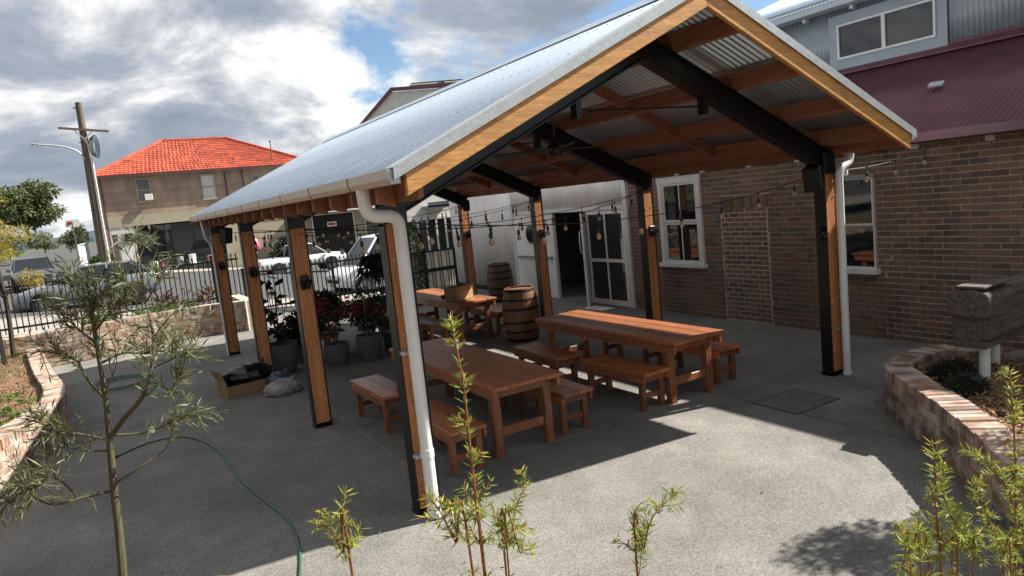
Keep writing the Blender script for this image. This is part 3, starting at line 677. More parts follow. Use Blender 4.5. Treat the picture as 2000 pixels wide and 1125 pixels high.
for z, r in ((.51, .056), (.01, .058)): m = MB(); m.tube([(.085-XM, -.105, z), (.085-XM, -.105, z+.07)], r, 16); m.obj('collar', 'pvc', e, smooth='auto')
for z in (.5, 1.35):
    m = MB(); m.box(.0-XM, .1-XM, -.06, -.0, z, z+.025); m.obj('pipe_clip', 'galv_flash', e)
m = MB(); m.tube(rnd([(5.72, -.08, 2.66), (5.715, -.08, 2.5), (5.49, -.085, 2.43), (5.49, -.085, .01)]), .045, 16); e = LP(m).obj('downpipe', 'pvc', pav, smooth='auto')
m = MB(); m.tube([(5.49-XM, -.085, .01), (5.49-XM, -.085, .05)], .053, 16); m.obj('collar', 'pvc', e, smooth='auto')
m = MB(); m.box(5.42-XM, 5.47-XM, -.03, -.0, .55, .575); m.obj('pipe_clip', 'galv_flash', e)
m = MB(); m.tube(rnd([(-.16, 3*S-.1, 2.66), (-.12, 3*S-.1, 2.3), (-.03, 3*S-.06, 2.2), (-.03, 3*S-.06, 0.01)], .06), .02, 8); LP(m).obj('downpipe', 'pvc', pav, smooth='auto')

# ------------------------------------------------------------------ ceiling fans
def fan(y, label, rot):
    z = 2.98; f = empty('ceiling_fan', (XM, y, z), R(rot), label, 'ceiling fan', 'ceiling fans under the pavilion ridge')
    m = MB(); m.tube([(0, 0, .08), (0, 0, ZB(XM)+.17-z)], .014, 8); m.obj('downrod', 'steel_black', f)
    m = MB(); m.lathe([(0, -.07), (.06, -.065), (.10, -.03), (.11, .02), (.08, .06), (.03, .10), (0, .11)], (0, 0, 0), 20); m.obj('motor', 'steel_black', f, smooth='auto')
    for k in range(3):
        a = R(120*k); m = MB(); v = []; 
        for i, (r, w, tz) in enumerate(((.08, .05, 0), (.2, .075, .0), (.45, .085, .005), (.74, .07, .008), (.78, .03, .008))):
            for s in (-1, 1):
                for dz in (-.005, .005): v.append((r*math.cos(a)-s*w*math.sin(a), r*math.sin(a)+s*w*math.cos(a), tz+dz+s*w*.18))
        fcs = []
        for i in range(4):
            b = i*4; fcs += [(b, b+4, b+6, b+2), (b+1, b+3, b+7, b+5), (b, b+1, b+5, b+4), (b+2, b+6, b+7, b+3)]
        fcs += [(0, 2, 3, 1), (16, 17, 19, 18)]; m.add(v, fcs); m.obj('blade', 'steel_black', f)
fan(1.62, 'black three-blade ceiling fan nearest the front gable', 8); fan(4.75, 'black three-blade ceiling fan deeper under the pavilion roof', 40)

# ------------------------------------------------------------------ speakers and post lights
def speaker(loc, rz, tilt, label, s=1.):
    o = empty('loudspeaker', loc, rz, label, 'speaker'); m = MB(); w, d, h = .10*s, .09*s, .15*s
    m.prism([(-w, -d), (w, -d), (w*.75, d), (-w*.75, d)], 'z', -h, h); b = m.obj('cabinet', 'steel_black', o, bevel=.012); b.rotation_euler = (tilt, 0, 0)
    m = MB(); m.box(-w*.88, w*.88, -d-.006, -d-.001, -h*.92, h*.92); b = m.obj('grille', 'dark', o); b.rotation_euler = (tilt, 0, 0)
    m = MB(); m.bar((0, d*.5, 0), (0, d+.09, .02), .03, .05); m.obj('wall_bracket', 'steel_black', o)
speaker((5.12, -.02, 2.36), R(-70), R(18), 'black loudspeaker tilted down beside the front right post', .95)
speaker((.24, 9.30, 2.33), R(40), R(10), 'black loudspeaker hung on the farthest left post')
speaker((5.42, 9.22, 2.42), R(-20), R(10), 'small black loudspeaker at the top of the farthest right post', .8)
def postlight(x, y, z, label):
    o = empty('spot_light', (x, y, z), 0, label, 'light', 'up and down spot lights on the posts')
    for s in (-1, 1):
        m = MB(); m.lathe([(0, 0), (.03, .0), (.036, .10), (.028, .105), (.026, .08), (0, .08)], (0, 0, 0), 14); b = m.obj('lamp_head', 'steel_black', o, smooth='auto'); b.location = (s*.045, -.075, .0); b.rotation_euler = (R(180+20), R(18*s), 0)
    m = MB(); m.box(-.05, .05, -.05, 0, -.03, .06); m.obj('wall_plate', 'steel_black', o, bevel=.008)
for x, y, l in ((.1, S, 'second post from the front on the left'), (.1, 2*S, 'third post from the front on the left'), (.1, 3*S, 'fourth post from the front on the left'),
                (5.45, S, 'second post from the front on the right'), (5.45, 2*S, 'third post from the front on the right'), (5.45, 3*S, 'fourth post from the front on the right')):
    postlight(x, y, 1.78, 'black twin spot light fixed to the '+l)
postlight(5.33, .10, 1.72, 'black twin spot light on the front right post facing the wall')
# flood/security lamp on the brick wall by the front right post
o = empty('security_light', (5.62, -.06, 2.38), 0, 'white security lamp hanging beside the front right downpipe', 'light')
m = MB(); m.lathe([(0, .05), (.035, .045), (.045, 0), (.04, -.03), (0, -.035)], (0, 0, 0), 14); m.obj('lamp_head', 'white_paint', o, smooth='auto'); m = MB(); m.tube([(.02, 0, .04), (.03, 0, .16)], .01); m.obj('conduit', 'white_paint', o)

# ------------------------------------------------------------------ festoon strings
def festoon(a, b, sag, label, first=.25, gap=.56):
    a = np.array(a, float); b = np.array(b, float); ln = np.linalg.norm(b-a)
    o = empty('festoon_string', a, 0, label, 'string lights', 'festoon strings under the pavilion')
    def P(t): return (b-a)*t+np.array([0, 0, -4*sag*t*(1-t)])
    m = MB(); m.tube([P(t) for t in np.linspace(0, 1, 25)], .0045, 5); m.obj('wire', 'cable', o)
    d = first
    while d < ln-.1:
        p = P(d/ln); sw = rng.normal(size=2)*.012; e = empty('pendant', p); e.parent = o
        m = MB(); m.tube([(0, 0, .004), (sw[0]*.6, sw[1]*.6, -.06)], .004, 5); m.lathe([(0, -.055), (.009, -.06), (.015, -.075), (.017, -.105), (.013, -.112), (0, -.112)], (sw[0], sw[1], 0), 10); m.lathe([(0, .012), (.010, .01), (.012, -.008), (0, -.012)], (0, 0, 0), 8); m.obj('socket', 'cable', e, smooth='auto')
        m = MB(); m.lathe([(.010, -.112), (.016, -.122), (.023, -.14), (.022, -.156), (.012, -.170), (0, -.173)], (sw[0], sw[1], 0), 12); m.obj('bulb', 'bulb', e, smooth=True)
        d += gap*rng.uniform(.9, 1.1)
zt = 2.33
festoon((.2, .1, zt+.05), (5.35, .1, zt+.08), .22, 'string of clear bulbs strung between the two front posts')
festoon((.2, .12, zt), (5.35, S+.05, zt+.06), .16, 'string of clear bulbs from front left post to second right post')
festoon((.2, S, zt+.04), (5.35, S+.12, zt+.03), .18, 'string of clear bulbs strung between the second pair of posts')
festoon((.2, S+.1, zt), (5.35, 2*S, zt+.06), .14, 'string of clear bulbs from second left post to third right post')
festoon((.2, 2*S, zt+.06), (5.35, 2*S+.1, zt+.06), .16, 'string of clear bulbs strung between the third pair of posts')
festoon((.2, 2*S+.1, zt+.03), (5.35, 3*S, zt+.1), .12, 'string of clear bulbs from third left post to fourth right post')
festoon((.2, 3*S, zt+.06), (5.35, 3*S+.1, zt+.06), .14, 'string of clear bulbs strung between the last pair of posts')
festoon((.12, .2, zt+.02), (.12, S, zt), .06, 'short string of bulbs along the left side between first and second posts')
festoon((.12, S+.15, zt), (.12, 2*S, zt), .06, 'short string of bulbs along the left side between second and third posts')
festoon((5.5, .0, 2.42), (6.9, -.5, 2.62), .07, 'loose end of bulbs from front right post to the brick eaves', .45, .38)

# ------------------------------------------------------------------ tables and benches
def table(w, l, h, name='table'):
    t = empty(name); n = 4; pw = w/n
    for k in range(n):
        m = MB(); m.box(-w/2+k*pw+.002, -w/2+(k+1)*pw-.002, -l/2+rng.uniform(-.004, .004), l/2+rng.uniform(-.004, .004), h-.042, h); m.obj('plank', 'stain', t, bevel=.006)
    ix, iy = w/2-.10, l/2-.22; 
    for sx in (-1, 1):
        for sy in (-1, 1):
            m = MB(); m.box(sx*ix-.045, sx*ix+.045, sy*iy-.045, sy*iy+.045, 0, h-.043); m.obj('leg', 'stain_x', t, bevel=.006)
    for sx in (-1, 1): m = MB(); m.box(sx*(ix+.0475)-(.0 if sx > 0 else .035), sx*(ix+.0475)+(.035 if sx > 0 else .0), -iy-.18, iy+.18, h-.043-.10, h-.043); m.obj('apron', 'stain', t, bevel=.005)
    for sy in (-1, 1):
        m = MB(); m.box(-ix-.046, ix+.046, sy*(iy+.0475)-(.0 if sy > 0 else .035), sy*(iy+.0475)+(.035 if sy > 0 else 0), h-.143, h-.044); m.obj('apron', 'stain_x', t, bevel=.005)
        m = MB(); m.box(-ix+.046, ix-.046, sy*iy-.022, sy*iy+.022, .20, .29); m.obj('stretcher', 'stain_x', t, bevel=.005)
    return t
tb = table(.78, 2.82, .75)
def put(proto, used, x, y, rz, label, cat, group):
    o = proto if not used[0] else copy_tree(proto); used[0] = 1; place(o, (x, y, 0), rz); return tag(o, label, cat, group)
u = [0]
put(tb, u, 1.44, 1.86, R(-.6), 'red-stained timber table in the front, beside the front left post, wholly in shade', 'table', 'long timber tables')
put(tb, u, 3.68, 1.86, R(.5), 'red-stained timber table with a broad strip of sunlight on its top', 'table', 'long timber tables')
put(tb, u, 3.74, 7.26, R(-.5), 'red-stained timber table at the back with a wooden crate on it', 'table', 'long timber tables')
def bench(w, l, h):
    t = empty('bench')
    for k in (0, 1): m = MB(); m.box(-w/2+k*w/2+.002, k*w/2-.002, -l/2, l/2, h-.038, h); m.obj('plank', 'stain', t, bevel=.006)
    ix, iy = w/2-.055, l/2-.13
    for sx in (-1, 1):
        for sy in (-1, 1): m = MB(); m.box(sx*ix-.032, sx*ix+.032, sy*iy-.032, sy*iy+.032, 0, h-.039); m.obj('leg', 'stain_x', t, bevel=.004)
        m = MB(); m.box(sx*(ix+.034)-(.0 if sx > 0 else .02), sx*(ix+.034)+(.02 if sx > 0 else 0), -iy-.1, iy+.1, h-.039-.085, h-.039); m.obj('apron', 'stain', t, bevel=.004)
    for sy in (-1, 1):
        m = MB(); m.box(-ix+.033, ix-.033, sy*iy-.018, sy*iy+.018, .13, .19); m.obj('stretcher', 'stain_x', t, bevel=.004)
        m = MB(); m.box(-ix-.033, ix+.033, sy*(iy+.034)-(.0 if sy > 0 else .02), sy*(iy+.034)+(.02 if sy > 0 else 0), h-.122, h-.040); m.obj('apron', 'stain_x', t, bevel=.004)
    return t
bp = bench(.38, 1.16, .45); u = [0]; G_ = 'low timber benches'
for x, y, r, l in (
    (.72, 2.72, 1, 'bench left of the front table, farther of the two'),
    (.74, 1.02, -1, 'bench left of the front table, right behind the white downpipe'),
    (2.10, 1.20, 0, 'bench right of the front shaded table, nearer of the two'),
    (2.12, 2.50, 1, 'bench right of the front shaded table, farther of the two'),
    (3.13, 1.16, 2, 'bench left of the sunlit table, nearer of the two'),
    (2.97, 2.56, -2.5, 'bench left of the sunlit table, next to the barrel'),
    (4.42, 1.28, 0, 'bench sticking out right of the sunlit table at its near end'),
    (4.42, 2.55, -1, 'bench right of the sunlit table, farther, behind the table legs'),
    (3.02, 6.55, 0, 'bench left of the back table, nearer of the two'),
    (3.02, 7.85, 2, 'bench left of the back table, farther of the two'),
    (4.36, 6.55, 0, 'bench right of the back table, nearer of the two'),
    (4.38, 7.85, -2, 'bench right of the back table, farther of the two')):
    put(bp, u, x, y, R(r), 'low timber '+l, 'bench', G_)

# ------------------------------------------------------------------ barrels
def barrel(x, y, rz, material, label):
    b = empty('wine_barrel', (x, y, 0), rz, label, 'barrel', 'wine barrels standing on end'); H, r0, r1 = .93, .255, .325; n = 20
    def rad(z): t = z/H*2-1; return r0+(r1-r0)*(1-t*t)
    zs = np.linspace(0, H, 11); hw = math.pi/n*.965
    v = []; f = []
    for z in zs:
        r = rad(z)
        for rr in (r, r-.024):
            for a in (-hw, 0, hw): v.append((rr*math.cos(a)*(1.004 if a == 0 and rr == r else 1), rr*math.sin(a), z))
    for i in range(len(zs)-1):
        q = i*6
        for k in (0, 1): f.append((q+k, q+k+1, q+7+k, q+6+k)); f.append((q+3+k, q+9+k, q+10+k, q+4+k))
        f += [(q, q+6, q+9, q+3), (q+2, q+5, q+11, q+8)]
    e = (len(zs)-1)*6; f += [(0, 3, 4, 1), (1, 4, 5, 2), (e, e+1, e+4, e+3), (e+1, e+2, e+5, e+4)]
    me = MB().add(v, f).mesh('stave'); me.materials.append(MAT[material])
    for k in range(n): inst('stave', me, b, (0, 0, 0), (0, 0, 2*math.pi*k/n))
    for z0, z1 in ((.015, .055), (.17, .205), (.33, .372), (.56, .602), (.725, .76), (.875, .915)):
        m = MB(); m.lathe([(rad(z0)+.002, z0), (rad(z0)+.006, z0), (rad(z1)+.006, z1), (rad(z1)+.002, z1), (rad(z0)+.002, z0)], (0, 0, 0), 40); m.obj('hoop', 'hoop', b, smooth='auto')
    for k in range(5):
        y0, y1 = -.23+k*.092+.001, -.23+(k+1)*.092-.001; m = MB(); xs = [math.sqrt(max(.0004, .232**2-q*q)) for q in (y0, y1)]
        m.prism([(-xs[0], y0), (xs[0], y0), (xs[1], y1), (-xs[1], y1)], 'z', H-.045, H-.025); m.obj('head_board', material, b)
barrel(4.28, 5.32, .3, 'oak', 'honey-brown wine barrel with black hoops and a sunlit lid, nearer one')
barrel(6.45, 9.85, 1., 'oak_old', 'dark weathered wine barrel standing against the white wall, farther one')

# ------------------------------------------------------------------ crate and bits on the back table
cr = empty('wooden_crate', (3.62, 6.36, .751), R(26), 'pale slatted wooden crate standing at the near end of the back table', 'crate')
for k in range(3):
    for y in (-.13, .13): m = MB(); m.box(-.25, .25, y-.006, y+.006, .005+k*.085, .083+k*.085); m.obj('slat', 'raw_wood', cr)
    for x in (-.25, .25): m = MB(); m.box(x-.006, x+.006, -.123, .123, .005+k*.085, .083+k*.085); m.obj('slat', 'raw_wood', cr)
m = MB(); m.box(-.24, .24, -.12, .12, .0, .01); m.obj('base', 'raw_wood', cr)
for sx in (-1, 1):
    for sy in (-1, 1): m = MB(); m.box(sx*.23-.012, sx*.23+.012, sy*.112-.012, sy*.112+.012, .011, .26); m.obj('corner_post', 'raw_wood', cr)
o = empty('ashtray', (3.55, 6.85, .751), 0, 'small dark square tin on the back table beside the crate', 'tin'); m = MB(); m.box(-.05, .05, -.05, .05, 0, .05); m.obj('body', 'hoop', o, bevel=.008); m = MB(); m.box(-.053, .053, -.053, .053, .05, .06); m.obj('rim', 'hoop', o)

# ================================================================== GARDEN WALLS AND BEDS
def resample(path, step):
    P = catmull([(*p,) for p in path], 10); s = np.concatenate([[0], np.cumsum(np.linalg.norm(np.diff(P, axis=0), axis=1))])
    n = max(2, int(s[-1]/step)); t = np.linspace(0, s[-1], n+1)
    return np.stack([np.interp(t, s, P[:, k]) for k in range(2)], 1), s[-1]
def garden_wall(name, path, side, courses, ch, width, label, limit, material='brick_old'):
    """side=+1: bed lies to the left of the path. Brick courses on the outer face, bricks on edge along the top"""
    w = empty(name, (0, 0, 0), 0, label, 'garden wall'); z0 = .012; cap = .112
    P, ln = resample(path, .05); T = unit(np.gradient(P, axis=0)); Nn = np.stack([-T[:, 1], T[:, 0]], 1)*side
    zt = z0+courses*ch; v = []; f = []; n = len(P)
    for off, z in ((.010, -.1), (.010, zt+cap-.012), (width-.008, zt+cap-.012), (width-.008, -.1)):
        for p, q in zip(P, Nn): v.append((*(p+q*off), z))
    for k in range(3):
        for i in range(n-1): f.append((k*n+i, k*n+i+1, (k+1)*n+i+1, (k+1)*n+i))
    f += [(0, n, 2*n, 3*n), (n-1, 4*n-1, 3*n-1, 2*n-1)]
    MB().add(v, f).obj('core', 'mortar_old', w)
    boxes = []
    def pt(s): 
        i = s/ln*(n-1); a = int(min(max(i, 0), n-2)); t = i-a; return P[a]*(1-t)+P[a+1]*t, unit(T[a]), Nn[a]
    s = .045
    while s < ln-.04:
        p, t, q = pt(s); c = p+q*width/2; boxes.append(((c[0], c[1], zt+cap/2+rng.normal()*.002), (.073+rng.uniform(-.004, .004), width+rng.uniform(-.006, .008), cap), math.atan2(t[1], t[0]))); s += .085
    for c in range(courses):
        s = (.06 if c % 2 else .0)
        while s < ln:
            l = rng.choice([.228, .228, .228, .108, .17]); a, b = s, min(s+l, ln)
            if b-a > .05:
                p, t, q = pt((a+b)/2); cc = p+q*.05; boxes.append(((cc[0], cc[1], z0+c*ch+ch/2), (b-a-.012, .10, ch-.012), math.atan2(t[1], t[0])))
            s += l
    lay_bricks(boxes, w, material, limit, jit=.005); return w, P, Nn
PR = [(1.75, -4.05), (2.6, -3.25), (3.2, -2.68), (3.72, -2.13), (4.38, -1.32), (4.62, -1.09), (4.95, -1.0), (5.45, -1.0), (5.72, -1.2), (5.85, -2.0), (5.95, -4.0)]
wr, pR, nR = garden_wall('curved_planter_wall', PR, -1, 4, .087, .25, 'curved second-hand brick planter wall on the right, top partly sunlit', 300)
PL = [(-3.9, 1.6), (-3.45, 2.6), (-3.14, 3.44), (-2.9, 4.25), (-2.62, 5.2), (-2.58, 6.2), (-2.8, 8.0), (-3.0, 9.9), (-3.12, 11.2)]
wl, pL, nL = garden_wall('curved_planter_wall', PL, 1, 5, .085, .25, 'winding second-hand brick planter wall on the left beside the lawn', 300)
PB = [(-4.6, 12.0), (-3.2, 12.0), (-2.0, 12.2), (-1.0, 12.55), (0, 12.6), (.9, 12.3)]
wb, pB, nB = garden_wall('garden_wall', PB, 1, 7, .086, .25, 'low brick retaining wall below the picket fence at the back', 300)
PF = [(1.75, -4.05), (1.15, -3.62), (.1, -2.75), (-.9, -1.92), (-1.75, -1.18), (-2.5, -.62), (-3.3, -.25), (-3.9, .6), (-3.9, 1.6)]
wf, pF, nF = garden_wall('garden_wall', PF, 1, 4, .087, .25, 'brick edge of the raised bed in the foreground', 60)
m = MB(); m.box(.9, 1.15, 12.45, 14.5, -.05, .70); o = m.obj('wall_return', 'mortar_old', wb)
# soil / mulch of the beds
def bed(name, poly, z, material):
    m = MB(); m.add([(x, y, z) for x, y in poly], [tuple(range(len(poly)))]); o = m.obj(name, material)
    b = bmesh.new(); b.from_mesh(o.data); bmesh.ops.triangulate(b, faces=b.faces)
    for _ in range(4): bmesh.ops.subdivide_edges(b, edges=[e for e in b.edges if e.calc_length() > .35], cuts=1); bmesh.ops.triangulate(b, faces=b.faces)
    for v in b.verts: v.co.z += .02*math.sin(v.co.x*5)*math.cos(v.co.y*4)+random.uniform(-.012, .012)
    bmesh.ops.recalc_face_normals(b, faces=b.faces); b.to_mesh(o.data); b.free()
    return tag(o, kind='structure')
inn = lambda P, Nn, d, k=6: [tuple(p+q*d) for p, q in zip(P[::k], Nn[::k])]
bed('garden_bed', inn(pR, nR, .2)+[(5.6, -5.5), (2.5, -5.5)], .40, 'mulch')
bed('garden_bed', inn(pL, nL, .2)+[(-3.4, 11.9)]+inn(pB, nB, .2, 8)+[(1.0, 14.5), (-9, 14.5), (-9, 1.5)], .46, 'mulch')
bed('garden_bed', inn(pF, nF, .2)+[(-9, 1.6), (-9, -9), (4, -9)], .40, 'mulch')
def chips(name, n, area, z, label):
    pts = []
    while len(pts) < n:
        p = rng.uniform(area[:2], area[2:]); pts.append(p)
    P = np.array(pts); V = []; F = []
    base = np.array([(-1, -1, -1), (1, -1, -1), (1, 1, -1), (-1, 1, -1), (-1, -1, 1), (1, -1, 1), (1, 1, 1), (-1, 1, 1)], float)
    fc = np.array([(3, 2, 1, 0), (4, 5, 6, 7), (0, 1, 5, 4), (1, 2, 6, 5), (2, 3, 7, 6), (3, 0, 4, 7)])
    for i, p in enumerate(P):
        s = np.array([rng.uniform(.008, .022), rng.uniform(.004, .009), .003]); a = rng.uniform(0, 6.28); t = rng.normal()*.4
        b = base*s; b = np.stack([b[:, 0]*math.cos(a)-b[:, 1]*math.sin(a), b[:, 0]*math.sin(a)+b[:, 1]*math.cos(a), b[:, 2]+b[:, 0]*t], 1)+(p[0], p[1], z+rng.uniform(0, .02)); V.append(b); F.append(fc+i*8)
    o = npmesh(name, np.concatenate(V), np.concatenate(F), 'chip', kind='stuff'); return tag(o, label, 'mulch')
from mathutils.geometry import intersect_point_tri_2d
def inside(p, poly):
    c = False; n = len(poly); j = n-1
    for i in range(n):
        if (poly[i][1] > p[1]) != (poly[j][1] > p[1]) and p[0] < (poly[j][0]-poly[i][0])*(p[1]-poly[i][1])/(poly[j][1]-poly[i][1]+1e-12)+poly[i][0]: c = not c
        j = i
    return c
polyR = inn(pR, nR, .26)+[(5.6, -5.5), (2.5, -5.5)]; polyL = inn(pL, nL, .26)+[(-3.5, 11.9), (-4.6, 14.4), (-9, 14.4), (-9, 1.5)]
def scatter(n, area, poly):
    o = []
    while len(o) < n:
        p = rng.uniform(area[:2], area[2:])
        if inside(p, poly): o.append(p)
    return np.array(o)
def chipsin(n, area, poly, z, label):
    P = scatter(n, area, poly); base = np.array([(-1, -1, -1), (1, -1, -1), (1, 1, -1), (-1, 1, -1), (-1, -1, 1), (1, -1, 1), (1, 1, 1), (-1, 1, 1)], float)
    fc = np.array([(3, 2, 1, 0), (4, 5, 6, 7), (0, 1, 5, 4), (1, 2, 6, 5), (2, 3, 7, 6), (3, 0, 4, 7)]); n = len(P)
    s = np.stack([rng.uniform(.010, .026, n), rng.uniform(.004, .010, n), np.full(n, .003)], 1); a = rng.uniform(0, 6.28, n); t = rng.normal(size=n)*.4
    b = base[None]*s[:, None]; x = b[..., 0]*np.cos(a)[:, None]-b[..., 1]*np.sin(a)[:, None]; y = b[..., 0]*np.sin(a)[:, None]+b[..., 1]*np.cos(a)[:, None]; zz = b[..., 2]+b[..., 0]*t[:, None]
    V = np.stack([x+P[:, :1], y+P[:, 1:2], zz+z+rng.uniform(0, .025, n)[:, None]], -1).reshape(-1, 3); F = (fc[None]+np.arange(n)[:, None, None]*8).reshape(-1, 4)
    return tag(npmesh('mulch_chips', V, F, 'chip', kind='stuff'), label, 'mulch')
chipsin(6000, (2.8, -4, 5.8, -1.1), polyR, .40, 'brown bark chips in the right planter')
chipsin(6000, (-5.5, 2, -2.6, 11.9), polyL, .455, 'brown bark chips in the left bed')
def tuft(n, pts, z, ln, wd, material, label, cat, lean=.5):
    P = np.column_stack([pts, np.full(len(pts), z)]); d = rng.normal(size=(len(P), 3))*lean; d[:, 2] = 1
    v, f = leaves(P, d, ln, wd, .1, .15); return tag(npmesh('grass', v, f, material, kind='stuff'), label, cat)
pg = scatter(9000, (-7.5, 3.2, -3.05, 11.6), polyL); keep = (pg[:, 0] < -3.22-.25*np.sin(pg[:, 1]*1.1)) & (np.sin(pg[:, 0]*3+pg[:, 1]*2.2) > -.75)
tuft(0, pg[keep], .46, .09, .010, 'grass', 'short bright lawn grass in the left bed', 'grass')
pg = scatter(1500, (-4.2, 4.2, -2.9, 6.8), polyL); pg = pg[np.sin(pg[:, 0]*9)*np.sin(pg[:, 1]*7) > .05]
P = np.column_stack([pg, np.full(len(pg), .47)]); d = rng.normal(size=(len(P), 3)); d[:, 2] = np.abs(d[:, 2])+.4
v, f = leaves(P, d, .07, .045, .2, .2, 'oval'); tag(npmesh('ground_cover', v, f, 'leaf_bright', kind='stuff'), 'broad-leaved creeping ground cover beside the left planter wall', 'ground cover')
def mound(name, c, r, material, label, n=1500, ln=.05, wd=.012):
    p = blobpts(n, c, r, 1); p[:, 2] = np.maximum(p[:, 2], c[2]-.02); d = p-np.array(c)+np.array([0, 0, .1])
    o = empty(name, (c[0], c[1], c[2]), 0, label, 'plant'); v, f = leaves(p-np.array(c), d+rng.normal(size=d.shape)*.1, ln, wd); npmesh('foliage', v, f, material, o)
    m = MB(); m.tube([(0, 0, -.05), (.01, 0, r[2]*.5)], [.015, .006], 6); m.obj('stem', 'bark_dark', o)
mound('creeping_shrub', (4.85, -1.62, .42), (.28, .17, .10), 'leaf_dark', 'dark low creeping shrub behind the far curve of the right planter wall')
mound('creeping_shrub', (4.42, -1.95, .42), (.28, .16, .11), 'leaf_dark', 'dark low creeping shrub nearest the sunny mulch in the right planter')
mound('creeping_shrub', (5.3, -2.35, .42), (.3, .2, .12), 'leaf_mid', 'green low shrub at the right edge below the timber block')

# ------------------------------------------------------------------ weathered timber block on two white legs
tbk = empty('timber_block', (4.80, -1.98, .40), R(3), 'weathered grey hollowed timber block on white round legs in the right planter', 'timber block')
m = MB(); prof = [(.03, .36), (.29, .34), (.33, .38), (.33, .72), (.29, .80), (.20, .835), (.03, .80), (0, .74), (0, .40)]
m.prism(prof, 'x', .03, 1.15); m.obj('body', 'old_timber', tbk, bevel=.012)
m = MB(); m.prism([(-.02, .60), (.10, .585), (.30, .60), (.345, .64), (.345, .76), (.28, .83), (.12, .845), (.0, .80), (-.02, .70)], 'x', -.03, .16); m.obj('end_cap', 'old_timber', tbk, bevel=.012)
m = MB(); m.box(-.01, .55, .03, .28, .85, .872); m.obj('lid', 'old_timber', tbk, bevel=.006)
m = MB(); m.prism([(.02, .30), (.31, .30), (.31, .36), (.02, .36)], 'x', .0, 1.0); m.obj('base_rail', 'old_timber', tbk, bevel=.01)
for x, y in ((.13, .10), (.62, .22)): m = MB(); m.tube([(x, y, -.02), (x+.01, y, .30)], [.047, .045], 14); m.obj('leg', 'white_paint', tbk, smooth='auto')

# ------------------------------------------------------------------ picket fence
def fence(x0, x1, y, zb, h, label, step=.118):
    e = empty('picket_fence', (x0, y, 0), 0, label, 'fence'); L_ = x1-x0
    for z in (zb+.10, zb+h-.14): m = MB(); m.box(0, L_, -.018, .018, z, z+.048); m.obj('rail', 'steel_black', e)
    m = MB(); m.box(-.012, .012, -.012, .012, 0, h-.05); m.lathe([(.012, h-.055), (.026, h-.045), (.014, h-.03), (.030, h-.012), (.022, h+.015), (0, h+.05)], (0, 0, 0), 6); me = m.mesh('picket'); me.materials.append(MAT['steel_black'])
    x = step/2
    while x < L_: inst('picket', me, e, (x, 0, zb)); x += step
    for x in np.arange(0, L_+.1, 2.4): m = MB(); m.box(x-.032, x+.032, -.032, .032, zb-.4, zb+h+.03); m.box(x-.038, x+.038, -.038, .038, zb+h+.03, zb+h+.045); m.obj('post', 'steel_black', e)
fence(-9, 1.25, 14.6, .55, 1.2, 'black steel picket fence along the raised bed at the back left')
fence(1.32, 5.2, 14.6, .12, 1.2, 'black steel picket fence at paving level seen between the left posts')
gt = empty('slatted_gate', (5.25, 12.6, 0), 0, 'black framed gate with pale vertical slats beside the white wall', 'gate')
m = MB()
for x in (0, .42, 1.32): m.box(x, x+.06, -.03, .03, 0, 1.30)
for z in (.08, .72, 1.24): m.box(.06, .42, -.02, .02, z, z+.05); m.box(.48, 1.32, -.02, .02, z, z+.05)
m.box(.48, 1.32, -.035, -.021, .70, .80); m.obj('frame', 'steel_black', gt)
for k in range(16): m = MB(); x = .07+k*.079; m.box(x, x+.05, .022, .038, .1, 1.25); m.obj('slat', 'raw_wood' if k % 3 else 'white_paint', gt)

# ------------------------------------------------------------------ plants along the fence
def spiky(x, y, z, h, n, material, label, stem=True, name='cordyline', cat='plant', wd=.035, group='red spiky plants along the fence'):
    o = empty(name, (x, y, z), rng.uniform(0, 6), label, cat, group); hs = h*.45 if stem else 0
    if stem: m = MB(); m.tube([(0, 0, -.05), (.01, .0, hs*.5), (.02, .01, hs)], [.02, .016, .014], 6); m.obj('stem', 'bark_dark', o)
    p = np.zeros((n, 3)); p[:, 2] = hs*rng.uniform(.55, 1, n) if stem else 0; a = rng.uniform(0, 6.28, n); e = rng.uniform(.15, 1.4, n)
    d = np.stack([np.cos(a)*np.cos(e), np.sin(a)*np.cos(e), np.sin(e)], 1); v, f = leaves(p, d, h*.6, wd, .2, .25); npmesh('leaf_rosette', v, f, material, o)
def bush(x, y, z, r, n, material, label, ln=.07, wd=.03, name='shrub', group=None, cat='shrub'):
    o = empty(name, (x, y, z), 0, label, cat, group); cl = [(blobpts(1, (0, 0, r*.75), (r*.7, r*.7, r*.6))[0], r*rng.uniform(.35, .6)) for _ in range(9)]
    P = np.concatenate([blobpts(n//9, c, (q, q, q*.9)) for c, q in cl]); C = np.concatenate([np.tile(c, (n//9, 1)) for c, q in cl])
    v, f = leaves(P, P-C+rng.normal(size=P.shape)*.3*r+np.array([0, 0, .1*r]), ln, wd, .25, .1, 'oval'); npmesh('foliage', v, f, material, o)
    m = MB()
    for k in range(4): c = cl[k][0]; m.tube([(0, 0, -.05), tuple(c*.5), tuple(c)], [.02*r/.4, .012*r/.4, .005*r/.4], 5)
    m.obj('stem', 'bark_dark', o)
for i, (px, py, y, h, l) in enumerate(((411, 590, 13.9, .75, 'tall red spiky cordyline just left of the farthest left post'), (400, 600, 13.3, .6, 'bushy bronze cordyline overhanging the back wall near its right end'),
        (316, 608, 13.7, .8, 'red-brown cordyline on a bare stem midway along the back fence'), (235, 612, 13.5, .8, 'bronze cordyline in front of the silver car door'), (150, 628, 13.6, .7, 'bronze spiky plant by the silver car front wheel'), (340, 600, 13.9, .6, 'dark red cordyline right of the bare-stemmed one'))):
    p = atY(px, py, y); spiky(p[0], y, .5, h*1.15, 26, 'leaf_red', l)
